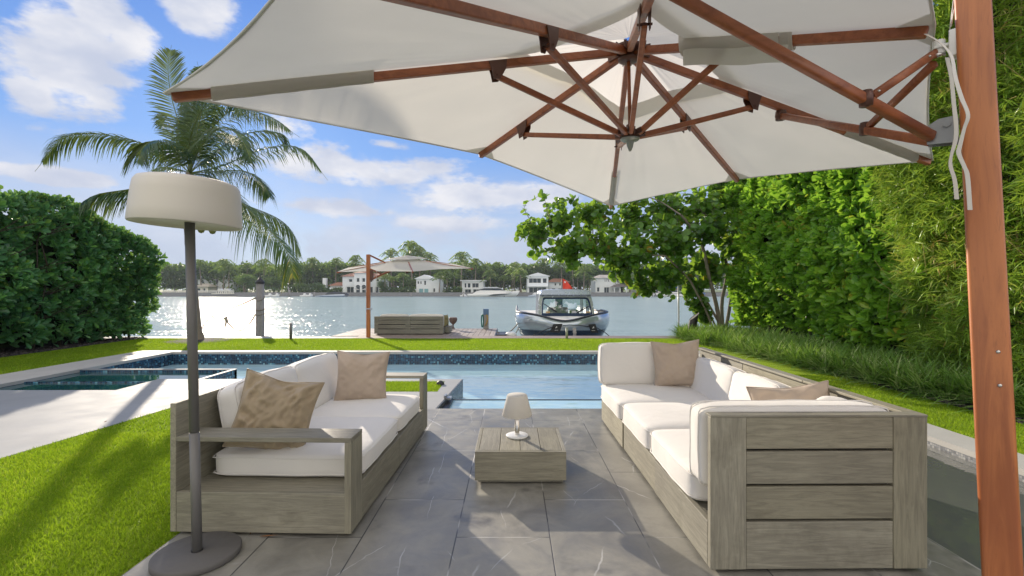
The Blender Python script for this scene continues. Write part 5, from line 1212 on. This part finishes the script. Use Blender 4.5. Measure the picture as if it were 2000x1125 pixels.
h = house('house', 'low white house with pale roof and chimney behind the white balustrade', 425, 165)
facade(h, 386, 456, 546, 573, 165, 9, [(393, 399, 549, 554), (408, 412, 549, 554), (439, 442, 549, 555), (393, 399, 561, 569), (404, 412, 562, 570), (444, 450, 562, 570)])
r = roof(h, 388, 456, 541.5, 546, 165, 9, PALER); MB().box(fx(438.5, 166), fx(446, 166), 166, 167.3, fz(548, 166), fz(536, 166)).build('chimney', STUCCO, r)
facade(h, 380, 406, 560, 574, 159, 5, [(384, 391, 563, 569), (396, 401, 563, 569)], STUCCO2); roof(h, 380, 407, 553.5, 560, 159, 5, PALER)
h = house('house', 'small white cottage with terracotta roof left of the arched villa', 660, 155)
facade(h, 645, 671, 558, 577, 155, 7, [(650, 652, 561, 568), (654, 657, 561, 568), (661, 665, 563, 568)]); r = roof(h, 644, 672, 551, 558, 155, 7, RED); MB().box(fx(630, 156), fx(637, 156), 156, 157.2, fz(562, 156), fz(543, 156)).build('chimney', STUCCO, r)
h = house('house', 'white two-storey villa with arched loggia behind the brown parasol pole', 707, 149)
facade(h, 669, 696, 540, 576, 149, 9, [(681, 688, 545, 551), (677, 691, 560, 573)]); roof(h, 668, 697, 533, 540, 149, 9, RED)
facade(h, 692, 716, 533, 576, 146.5, 9, [(696, 702, 543, 551), (707, 713, 543, 551), (695, 703, 560, 575), (706.5, 714.5, 560, 575)]); roof(h, 691.5, 716.5, 528.5, 533, 146.5, 9, RED)
facade(h, 716.2, 745, 540, 576, 149, 9, [(722, 727, 544, 551), (735, 740, 544, 550), (722, 728, 560, 574), (733, 739, 560, 574)]); roof(h, 717, 746, 533.5, 540, 149, 9, RED)
for u in (699, 710.5):
    MB().extr([(fx(u, 146.4) + .64 * math.cos(a), 146.44, fz(560, 146.4) - .02 + .6 * math.sin(a)) for a in [math.pi * k / 10 for k in range(11)]], (0, .05, 0)).build('arch', WINDOW, h)
h = house('house', 'white gabled house with turquoise doors between palm clumps', 838, 148)
facade(h, 813, 858, 545, 575, 148, 9, [(815, 818.5, 549, 555), (820.5, 823.5, 549, 555), (828, 832, 548, 557), (846, 850, 563, 571)]); roof(h, 812, 846, 536.5, 545, 148, 9, STUCCO, 'gable', .3)
for u in (819, 829): MB().box(fx(u, 148) , fx(u + 7.5, 148), 147.9, 147.98, fz(574, 148), fz(564, 148)).build('door', simple('turquoise glass', (.22, .42, .46), .15), h)
MB().box(fx(842, 146), fx(864, 146), 146, 146.3, fz(578, 146), fz(572, 146)).build('terrace_wall', STUCCO, h)
h = house('house', 'modern white house with dark glazing behind the large white yacht', 925, 150)
facade(h, 902, 944, 549, 575, 150, 9, [(907, 911, 553, 562), (913, 919, 553, 562), (922, 935, 553, 562), (908, 920, 565, 573), (924, 938, 565, 573)]); roof(h, 901, 945, 547, 549, 150, 9, STUCCO, 'flat', .4)
h = house('house', 'white gabled boathouse villa with two wide bands of glass', 1050, 146)
facade(h, 1030, 1071, 540, 578, 146, 10, [(1033, 1057, 543.5, 553), (1060, 1068, 543.5, 553), (1033, 1067, 561, 572)]); roof(h, 1029, 1072, 532.5, 540, 146, 10, STUCCO, 'gable', .3)
MB().box(fx(1029.5, 145.4), fx(1071.5, 145.4), 145.4, 145.98, fz(560, 145.4), fz(558, 145.4)).build('balcony', STUCCO, h)
h = house('house', 'low white wing with terracotta roof right of the glass-fronted villa', 1090, 156)
facade(h, 1072.5, 1110, 551, 577, 156, 9, [(1083, 1087, 553, 558), (1092, 1096, 553, 558), (1078, 1085, 563, 572), (1090, 1098, 563, 572)]); roof(h, 1072, 1112, 543.5, 551, 156, 9, RED)
h = house('house', 'white villa with tall dark door beside the dark-roofed gazebo', 1190, 150)
facade(h, 1163, 1211, 543, 576, 150, 9, [(1181, 1183, 545, 551), (1184.5, 1186.5, 545, 551), (1188, 1190, 545, 551), (1199, 1202, 545, 551), (1205, 1208, 545, 551), (1180, 1190, 561, 575), (1166, 1171, 561, 570)]); roof(h, 1162, 1212, 536, 543, 150, 9, PALER)
g = thing('gazebo', (fx(1212, 146), 146, -.25), 0, 'small white gazebo with dark hipped roof at the water edge', 'gazebo')
for u in (1200, 1211, 1224): MB().box(fx(u, 146) - .12, fx(u, 146) + .12, 146, 146.24, fz(576, 146), fz(560, 146)).build('post', STUCCO, g); MB().box(fx(u, 149) - .12, fx(u, 149) + .12, 149, 149.24, fz(576, 149), fz(560.5, 149)).build('post', STUCCO, g)
roof(g, 1200, 1225, 554.5, 560.3, 146, 3.2, simple('dark shingle roof', (.12, .10, .09), .8), over=.6)
h = house('house', 'pale villa with long glazed ground floor behind the blue-covered motorboat', 1278, 152)
facade(h, 1247, 1303, 545, 576, 152, 9, [(1253, 1257, 549, 554), (1262, 1266, 549, 554), (1271, 1281, 549, 555), (1288, 1294, 549, 554), (1252, 1262, 562, 573), (1265, 1274, 562, 573), (1277, 1286, 562, 573), (1290, 1298, 562, 573)], STUCCO2); roof(h, 1246, 1304, 538, 545, 152, 9, PALER)
# balustrade and quay on the left
g = thing('balustrade', (fx(380, 141), 141, -.2), 0, 'long white balustrade on the quay across the water at the left', 'balustrade')
b0, b1 = fx(318, 141.2), fx(457, 141.2)
MB().box(b0, b1, 141.05, 141.5, fz(574.5, 141), fz(572.8, 141)).box(b0, b1, 141.1, 141.4, fz(568.2, 141), fz(567.2, 141)).build('rail', STUCCO2, g)
x = b0; b = MB()
while x < b1: b.box(x, x + .34, 141.15, 141.35, fz(572.8, 141), fz(568.2, 141)); x += .62
tag(b.build('baluster_row', STUCCO2, g), kind='stuff')
tag(MB().tube([FP(424, 573, 143), FP(424, 551, 143)], .09, 8).lathe(FP(424, 552, 143), [(.0, -.1), (.28, .0), (.36, .6), (.2, .9), (0, 1.1)], 10).build('street_lamp', DARKM, loc=FP(424, 573, 143)), 'dark lamp post behind the white balustrade across the water', 'lamp post')
for k, (u, du, lb) in enumerate(((441, 7, 'white car parked behind the balustrade, nearer the round tree'), (427, 5, 'smaller white car parked behind the balustrade near the lamp post'))):
    g = thing('parked_car', (fx(u, 145), 145, -.2), 0, lb, 'car'); c = fx(u, 145); hw = du / 2 / F * 145 * 1.4; zb = fz(571, 145)
    MB().extr([(c - hw * 1.5, 145, zb), (c - hw * 1.5, 145, zb + .55), (c - hw, 145, zb + .7), (c - hw * .6, 145, zb + 1.15), (c + hw * .6, 145, zb + 1.15), (c + hw, 145, zb + .7), (c + hw * 1.6, 145, zb + .55), (c + hw * 1.6, 145, zb)], (0, 1.7, 0)).build('body', WHITEM, g, bevel=.08)
    for s in (-1, 1): MB().lathe((c + s * hw, 144.98, zb), [(0, -.1), (.3, -.1), (.3, .1), (0, .1)], 12, ax=(0, 1, 0)).build('wheel', BLACK, g)
# ---------------------------------------------------------------- far palms
def far_palm_proto(seed, H, nfr=20, L=3.7):
    R = random.Random(seed); g = thing('palm_tree'); lean = R.uniform(-.6, .6)
    tr = bez([(0, 0, 0), (lean * .2, 0, H * .35), (lean * .7, 0, H * .75), (lean, 0, H)], 8); MB().tube(tr, [.22, .2, .17, .15, .14, .13, .13, .13, .14], 7, False).build('trunk', PBARK, g, local=True, fixn=False)
    V, Rr = [], []; c = tr[-1]
    for k in range(nfr):
        a = k * 2.399 + R.uniform(-.3, .3); e = 1.45 - 1.95 * (k / nfr) + R.uniform(-.15, .15); Lk = L * R.uniform(.8, 1.1)
        d = Vector((math.cos(a), math.sin(a), 0)); p1 = c + d * Lk * .45 * math.cos(e) + Vector((0, 0, Lk * .5 * math.sin(e) + .25)); p2 = c + d * Lk * (.45 + .5 * max(.3, math.cos(e))) + Vector((0, 0, Lk * (.55 * math.sin(e) - .24)))
        _, v, q = frond([c, p1, p2], .95, .7, seed * 31 + k, nl=20, wid=.15, rachis=.02); V += v; base = R.gauss(0, .12); Rr += [min(1, max(0, x + base + .15 * math.sin(e))) for x in q]
    n = len(V) // 8; Fq = np.array([[0, 1, 3, 2], [2, 3, 5, 4], [4, 5, 7, 6]])[None] + (np.arange(n) * 8)[:, None, None]
    npmesh('crown', np.array([tuple(v) for v in V]), Fq.reshape(-1, 4), FARP, rnd=np.array(Rr), parent=g, local=True); return g
protos = [(far_palm_proto(s, H), H) for s, H in ((1, 7.), (2, 9.), (3, 5.))]
PALMS = [(393, 516, 160, 'tall palm just right of the floor lamp pole above the far low house'), (418, 532, 172, 'bushy palm behind the roof of the low white house'), (436, 520, 158, 'palm rising directly above the low house chimney'), (447, 523, 156, 'palm with dark crown right of the low house chimney'), (480, 519, 160, 'palm with wide crown left of the mooring pile cap'),
         (515, 520, 156, 'slim palm behind the tip of the mooring pile'), (545, 530, 158, 'palm half hidden behind the yellow hanging frond'), (655, 511, 162, 'tall palm above the wood left of the far parasol'), (612, 518, 166, 'palm above the woods left of the terracotta cottage'), (693, 509, 165, 'high palm behind the far parasol pole, left'),
         (765, 502, 162, 'palm crown poking above the far parasol canopy, left of its peak'), (805, 500, 160, 'palm crown poking above the far parasol peak'), (820, 502, 162, 'palm crown just right of the far parasol peak'), (842, 508, 164, 'palm crown above the right slope of the far parasol'),
         (752, 545, 145, 'leaning palm in front of the wood right of the arched villa'), (770, 550, 146, 'low palm with drooping crown right of the arched villa'), (788, 548, 147, 'palm left of the white gabled house with turquoise doors'), (858, 543, 145, 'yellow-green palm right of the turquoise-door house'), (874, 538, 145, 'full palm between the turquoise-door house and modern house'), (886, 545, 147, 'low palm touching the modern white house'),
         (900, 510, 156, 'tall palm at the right tip of the far parasol'), (928, 514, 158, 'tall palm above the modern white house'), (943, 521, 160, 'palm with dark crown above the white yacht'), (958, 540, 148, 'round-headed palm behind the white yacht stern'), (983, 545, 150, 'palm standing behind the yacht foredeck'), (1004, 518, 158, 'tall palm left of the glass-banded villa'), (1018, 538, 146, 'palm with heavy crown touching the glass-banded villa'), (1000, 528, 152, 'full green palm behind the yacht bow'),
         (1040, 525, 166, 'palm behind the roof peak of the glass-banded villa'), (1062, 519, 166, 'palm rising right of the glass-banded villa roof'), (1098, 515, 160, 'tall palm behind the launch flag'), (1120, 512, 156, 'palm under the sea grape tree sprays'), (1140, 532, 146, 'large drooping palm right of the launch flag'), (1152, 545, 148, 'palm left of the white villa with tall door'), (1128, 545, 150, 'low palm just right of the launch cabin'),
         (970, 524, 168, 'distant palm in the gap behind the yacht'), (1078, 528, 170, 'distant palm above the terracotta wing')]
for i, (u, v, Y, lb) in enumerate(PALMS):
    g0, H = protos[i % 3]; o = g0 if i < 3 else copy_tree(g0); hz = fz(v + (5 if v < 530 and not 755 < u < 850 else 0), Y) + .25; s = max(.55, hz / H); s2 = (s * 1.0 + 1) / 2
    o.location = (fx(u, Y), Y, -.25); o.scale = (max(.8, s2), max(.8, s2), s); o.rotation_euler = (0, 0, i * 1.7); tag(o, lb, 'palm tree', 'palms along the far shore')
# ---------------------------------------------------------------- far broad-leaved trees
def far_tree_proto(seed, n=3000):
    RG = np.random.default_rng(seed); g = thing('broadleaf_tree'); b = MB().tube([(0, 0, 0), (.05, 0, .35), (0, .03, .55)], [.05, .035, .03], 7, False)
    bl = [(RG.uniform(-.34, .34), RG.uniform(-.3, .3), RG.uniform(.42, .80), RG.uniform(.20, .32)) for _ in range(13)]
    for x, y, z, r_ in bl: b.tube([(0, 0, .4), (x * .6, y * .6, z - .1), (x, y, z)], [.025, .015, .006], 5, False)
    b.build('trunk', BARK, g, local=True, fixn=False); C = []; Nn = []
    for x, y, z, r_ in bl:
        d = unit(RG.normal(size=(n // 13, 3))); rr = r_ * RG.uniform(.55, 1.05, (n // 13, 1)) ; C.append(np.array([x, y, z]) + d * rr * np.array([1, 1, .8])); Nn.append(d)
    C, Nn = np.concatenate(C), np.concatenate(Nn); C[:, 2] = np.maximum(C[:, 2], .06); m = len(C); A = np.cross(Nn, RG.normal(size=(m, 3)))
    leaves('crown', C, A, Nn + RG.normal(0, .5, (m, 3)), RG.uniform(.03, .06, m), .035, T_THIN, FARG, np.clip(.45 + RG.normal(0, .2, m) + fbm(C, 3., seed) * .4, 0, 1), parent=g, local=True); return g
tp = [far_tree_proto(s) for s in (5, 6, 7)]
TREES = [(340, 545, 34, 168, 'dense tree at the left end of the far shore beside the hedge'), (372, 530, 30, 175, 'tree mass behind the floor lamp pole'), (478, 528, 40, 144, 'large round dark tree right of the low white house'), (505, 545, 26, 150, 'small bush tree behind the mooring pile'), (535, 535, 44, 152, 'tree behind the hanging yellow frond'), (575, 528, 48, 165, 'wide tree in the wood left of the cottage'),
         (610, 520, 60, 172, 'tall wood tree left of the terracotta cottage'), (640, 515, 50, 175, 'tall tree behind the cottage chimney'), (585, 550, 34, 146, 'clipped bushy tree on the shore by the covered speedboat'), (618, 550, 40, 147, 'second shore tree beside the covered speedboat'), (670, 512, 50, 172, 'tree behind the terracotta roof of the cottage'), (720, 515, 60, 175, 'tree filling the gap behind the arched villa'),
         (770, 520, 60, 165, 'tree mass behind the leaning palms'), (800, 540, 36, 152, 'tree left of the turquoise-door house'), (745, 545, 24, 147, 'clipped bush right of the arched villa'), (845, 525, 60, 170, 'tree behind the turquoise-door house'), (890, 530, 50, 165, 'tree behind the modern house on its left'), (940, 530, 50, 170, 'tree behind the modern white house'), (975, 530, 46, 165, 'tree behind the yacht'),
         (1015, 530, 46, 165, 'tree left behind the glass-banded villa'), (1060, 530, 44, 175, 'tree behind the glass-banded villa'), (1100, 530, 56, 172, 'tree behind the launch flag'), (1135, 525, 50, 168, 'tree behind the drooping palm right of the flag'), (1165, 535, 40, 166, 'tree above the white villa with tall door'), (1230, 530, 46, 149, 'dark tree between gazebo and pale villa'), (1215, 530, 50, 172, 'tree behind the gazebo'),
         (1270, 525, 60, 172, 'tree behind the pale villa'), (1320, 535, 54, 160, 'tree behind the blue-covered motorboat'), (1365, 535, 60, 165, 'tree at the right end of the far shore')]
for i, (u, v, wd, Y, lb) in enumerate(TREES):
    g0 = tp[i % 3]; o = g0 if i < 3 else copy_tree(g0); hh = fz(v, Y) + .25; ww = wd / F * Y
    o.location = (fx(u, Y), Y, -.25); o.scale = (ww / .95, ww / .95, hh / 1.02); o.rotation_euler = (0, 0, i * 2.1); tag(o, lb, 'tree', 'broad-leaved trees along the far shore')
# a low continuous belt of shrubs closes the view between the trunks
RG = np.random.default_rng(91); n = 46000; ux = RG.uniform(290, 1460, n); Yb_ = RG.uniform(162, 182, n); X_ = (ux - 1000) / F * Yb_
top_ = 9.4 + 1.8 * np.array([mnoise.noise(Vector((a * .09, 3.1, 0))) for a in X_]) + 1.0 * np.array([mnoise.noise(Vector((a * .4, 7.1, 0))) for a in X_])
C = np.stack([X_, Yb_, -.2 + top_ * RG.uniform(0.02, 1, n) ** .55], 1); Nn = RG.normal(size=(n, 3)) + np.array([0, -.6, .6])
tag(leaves('far_woodland', C, RG.normal(size=(n, 3)), Nn, RG.uniform(.7, 1.3, n), .8, T_THIN, FARG, np.clip(.4 + RG.normal(0, .2, n) + fbm(C, .15, 3) * .5, 0, 1), loc=(0, 170, 0)), 'continuous green woodland behind the houses across the water', 'woodland', kind='stuff')
# small shore palms and shrubs in front of houses
n = 5200; ux = np.concatenate([RG.uniform(560, 668, 2600), RG.uniform(742, 812, 1400), RG.uniform(866, 902, 700), RG.uniform(455, 560, 500)]); Yb_ = RG.uniform(144, 146, n); X_ = (ux - 1000) / F * Yb_
C = np.stack([X_, Yb_, -.2 + RG.uniform(0, 1, n) * (1.6 + 1.3 * np.array([mnoise.noise(Vector((a * .3, 1.1, 0))) for a in X_]))], 1)
tag(leaves('shore_shrubs', C, RG.normal(size=(n, 3)), RG.normal(size=(n, 3)) + np.array([0, -.6, .6]), RG.uniform(.3, .6, n), .35, T_THIN, FARG, np.clip(.4 + RG.normal(0, .2, n), 0, 1), loc=(0, 145, 0)), 'low shrubs along the far seawall', 'shrubs', kind='stuff')
# ---------------------------------------------------------------- far boats
def hull_pts(b, x0, x1, Y, bm_, zb, z1, z2, n=16):
    """hull lying along x with the bow at x1; z1 stern sheer height, z2 bow sheer height"""
    vs = []
    for i in range(n + 1):
        t = i / n; x = x0 + (x1 - x0) * t; w_ = bm_ / 2 * (1 - max(0, (t - .45) / .55) ** 2.2) + .01; zs = z1 + (z2 - z1) * t ** 1.6; rk = (x1 - x0) * .10 * max(0, (t - .7) / .3)
        vs += [(x - rk, Y - w_ * .75, zb), (x - rk * .4, Y - w_ * .95, zb + (zs - zb) * .5), (x, Y - w_, zs), (x, Y + w_, zs), (x - rk * .4, Y + w_ * .95, zb + (zs - zb) * .5), (x - rk, Y + w_ * .75, zb)]
    b.add(vs, [[i * 6 + j, i * 6 + (j + 1) % 6, (i + 1) * 6 + (j + 1) % 6, (i + 1) * 6 + j] for i in range(n) for j in range(6)], True); b.add(vs[:6], [list(range(6))]); return b
def boat(name, label, u0, u1, Y, vdeck0, vdeck1, beam, mat=WHITEM, flip=False, cat='boat'):
    x0, x1 = fx(u0, Y), fx(u1, Y)
    g = thing(name, ((x0 + x1) / 2, Y, WZ), 0, label, cat)
    if flip: x0, x1 = x1, x0
    hull_pts(MB(), x0, x1, Y, beam, WZ - .2, fz(vdeck0, Y), fz(vdeck1, Y)).build('hull', mat, g); return g
SMOKE = simple('smoked glass', (.03, .04, .05), .08)
Y = 137.5
g = boat('motor_yacht', 'long white motor yacht with dark side windows moored across the water', 914, 1016, Y, 574, 567.5, 4.4)
def side(g, name, mat, uv, y, dy): MB().extr([FP(u, v, y) for u, v in uv], (0, dy, 0)).build(name, mat, g)
side(g, 'superstructure', WHITEM, [(918, 577), (930, 569), (938, 567), (985, 567.5), (1000, 569.5), (990, 574), (940, 577)], Y - 1.7, 3.4)
side(g, 'cabin_glass', SMOKE, [(924, 571.5), (936, 565.5), (947, 562.5), (972, 562.6), (986, 567.2), (960, 568.8), (935, 570)], Y - 1.45, 2.9)
side(g, 'roof', simple('pale grey roof', (.55, .58, .60), .4), [(937, 563.5), (943, 560.8), (970, 560.6), (981, 563.6), (972, 562.9), (946, 562.9)], Y - 1.5, 3.0)
side(g, 'hull_window', SMOKE, [(953, 577.5), (964, 574.6), (985, 573.8), (1002, 573.6), (990, 575.2), (970, 577.2)], Y - 2.24, .1)
side(g, 'bathing_deck', simple('pale grey roof', (.55, .58, .60), .4), [(908, 580), (908, 577.6), (916, 577.6), (916, 580)], Y - 1.6, 3.2)
b = MB()
for u in (994, 999, 1004, 1009, 1013): b.tube([FP(u, 567.8, Y), FP(u + .6, 564.2, Y)], .035, 5)
b.tube([FP(992, 564.6, Y), FP(1014, 564.0, Y)], .035, 5).build('bow_rail', CHROME, g)
g = boat('speedboat', 'speedboat under a dark cover moored in front of the cottage', 614, 676, Y, 574.5, 578, 2.6, simple('pale blue grey hull', (.50, .56, .64), .3), flip=True)
side(g, 'boat_cover', simple('dark boat cover', (.06, .065, .08), .8), [(634, 576), (640, 571.5), (650, 570), (672, 571.5), (677, 577)], Y - 1.2, 2.4)
side(g, 'hull_stripe', simple('hull blue stripe', (.10, .18, .30), .4), [(622, 579), (626, 577.6), (674, 578), (674, 579)], Y - 1.36, .05)
g = boat('motor_boat', 'pale blue motorboat moored at the left of the silver launch', 1031, 1060, Y, 574, 577.5, 2.6, simple('pale blue grey hull', (.50, .56, .64), .3), flip=True)
side(g, 'cabin', WHITEM, [(1040, 575), (1044, 571.5), (1060, 571), (1060, 576)], Y - .9, 1.8)
g = boat('motor_boat', 'white motorboat with blue canvas top moored before the pale villa', 1280, 1342, Y, 575, 572, 3.4, flip=True)
side(g, 'cabin', WHITEM, [(1296, 574), (1301, 568.5), (1306, 565), (1320, 565), (1326, 573)], Y - 1.1, 2.2); side(g, 'cabin_glass', SMOKE, [(1300, 570.5), (1303, 567.3), (1322, 567), (1324, 570.5)], Y - 1.14, .1)
side(g, 'canvas_top', simple('blue canvas', (.03, .13, .42), .7), [(1302, 562.5), (1305, 557.5), (1319, 557.5), (1323, 562.5)], Y - 1.1, 2.2)
b = MB()
for u in (1304, 1311, 1320): b.tube([FP(u, 566, Y), FP(u, 562, Y)], .05, 5)
b.build('canopy_post', CHROME, g)
g = boat('motor_boat', 'small low white boat moored beneath the pale villa', 1252, 1279, Y + .4, 576, 573.5, 2.2); side(g, 'console', WHITEM, [(1262, 575), (1264, 571), (1268, 571), (1270, 575)], Y + .1, .8)
g = boat('motor_boat', 'dark blue boat moored at the right end of the far shore', 1345, 1378, Y, 575, 571.5, 3., simple('dark blue hull', (.05, .11, .25), .3)); side(g, 'cabin', WHITEM, [(1350, 574), (1354, 568), (1366, 568), (1370, 573)], Y - .9, 1.8)
for k, (u, lb) in enumerate(((526, 'small white tender, leftmost of the little craft behind the mooring pile'), (540, 'small white jet craft between the mooring pile and hanging frond'), (594, 'small white craft under the clipped shore trees'), (605, 'second small white craft next to the covered speedboat'), (905, 'white centre-console skiff at the stern of the yacht'))):
    g = boat('skiff', lb, u - 6, u + 6, Y + .8, 576.5, 575, 1.8); side(g, 'console', WHITEM, [(u - 2, 576), (u - 1, 572.5), (u + 1.5, 572.8), (u + 2, 576)], Y + .5, .6)
for k, (u, v) in enumerate(((563.5, 560), (566, 566), (985, 571), (1275, 570), (1243, 571), (905, 570), (803, 571), (1150, 571), (614, 570))):
    lb = ['tall pale mooring pile below the hanging frond', 'shorter mooring pile below the hanging frond', 'mooring pile in front of the white yacht', 'mooring pile left of the blue-topped motorboat', 'mooring pile right of the gazebo', 'mooring pile at the yacht stern', 'mooring pile below the turquoise-door house', 'mooring pile right of the silver launch cabin', 'mooring pile at the left of the covered speedboat'][k]
    tag(MB().tube([FP(u, 583, 136), FP(u, v, 136)], .16, 8).build('mooring_pile', PILE, loc=FP(u, 583, 136)), lb, 'piling', 'piles along the far shore')
for k, (u, lb) in enumerate(((696, 'small white garden parasol left of the brown parasol pole, on the villa quay'), (712.5, 'small white garden parasol nearest the brown parasol pole, on the villa quay'))):
    g = thing('garden_parasol', (fx(u, 143), 143, -.25), 0, lb, 'parasol', 'white garden parasols at the villa'); MB().tube([(fx(u, 143), 143, -.25), (fx(u, 143), 143, fz(563.5, 143))], .05, 6).build('pole', CHROME, g)
    MB().lathe((fx(u, 143), 143, fz(566, 143)), [(1.0, 0), (.5, .25), (0, .45)], 8).build('canopy', CANV, g)

# ---------------------------------------------------------------- fallen leaves on the terrace and turf
DRY = simple('dry leaf', (.20, .09, .03), .8, var=.5, vscale=30)
for k, (u, v, L_, wd_, lb) in enumerate(((505, 1050, .10, .012, 'dry brown sliver of palm leaf by the lamp foot, longer one'), (488, 1047, .07, .010, 'dry brown sliver of palm leaf by the lamp foot, shorter one'), (1205, 838, .03, .016, 'small dry leaf beside the far module of the sectional'), (255, 828, .03, .016, 'dry leaf at the edge of the left turf'), (203, 829, .03, .018, 'dry leaf on the pale pool paving'), (1875, 815, .05, .03, 'pale dry leaf on the right turf strip'))):
    Yq = 1184.4 / (v - 562.5); c = Vector(((u - 1000) / F * Yq, Yq, .006 if u < 1800 and u > 340 else .02)); a = k * 1.9; d = Vector((math.cos(a), math.sin(a), 0)); s_ = Vector((-d.y, d.x, 0))
    vs = [c, c + d * L_ * .4 + s_ * wd_ * .5 + Vector((0, 0, .004)), c + d * L_ + Vector((0, 0, .008)), c + d * L_ * .4 - s_ * wd_ * .5 + Vector((0, 0, .003)), c + d * L_ * .45 + Vector((0, 0, .0005))]
    tag(MB().add(vs, [[0, 4, 1], [1, 4, 2], [0, 3, 4], [3, 2, 4]]).build('fallen_leaf', DRY, loc=c), lb, 'leaf', 'fallen leaves')
# ---------------------------------------------------------------- humid air over the bay
m, N = newmat('humid air'); v = N.n('ShaderNodeVolumePrincipled', {'Color': (.80, .90, 1, 1), 'Density': .0003, 'Anisotropy': .2})
N.t.links.new(v.outputs[0], N.n('ShaderNodeOutputMaterial').inputs['Volume'])
tag(MB().box(-1510, 1510, -70, 2010, -3.3, 13.).build('haze', m), 'thin bluish humid air over the bay', 'haze', kind='stuff')
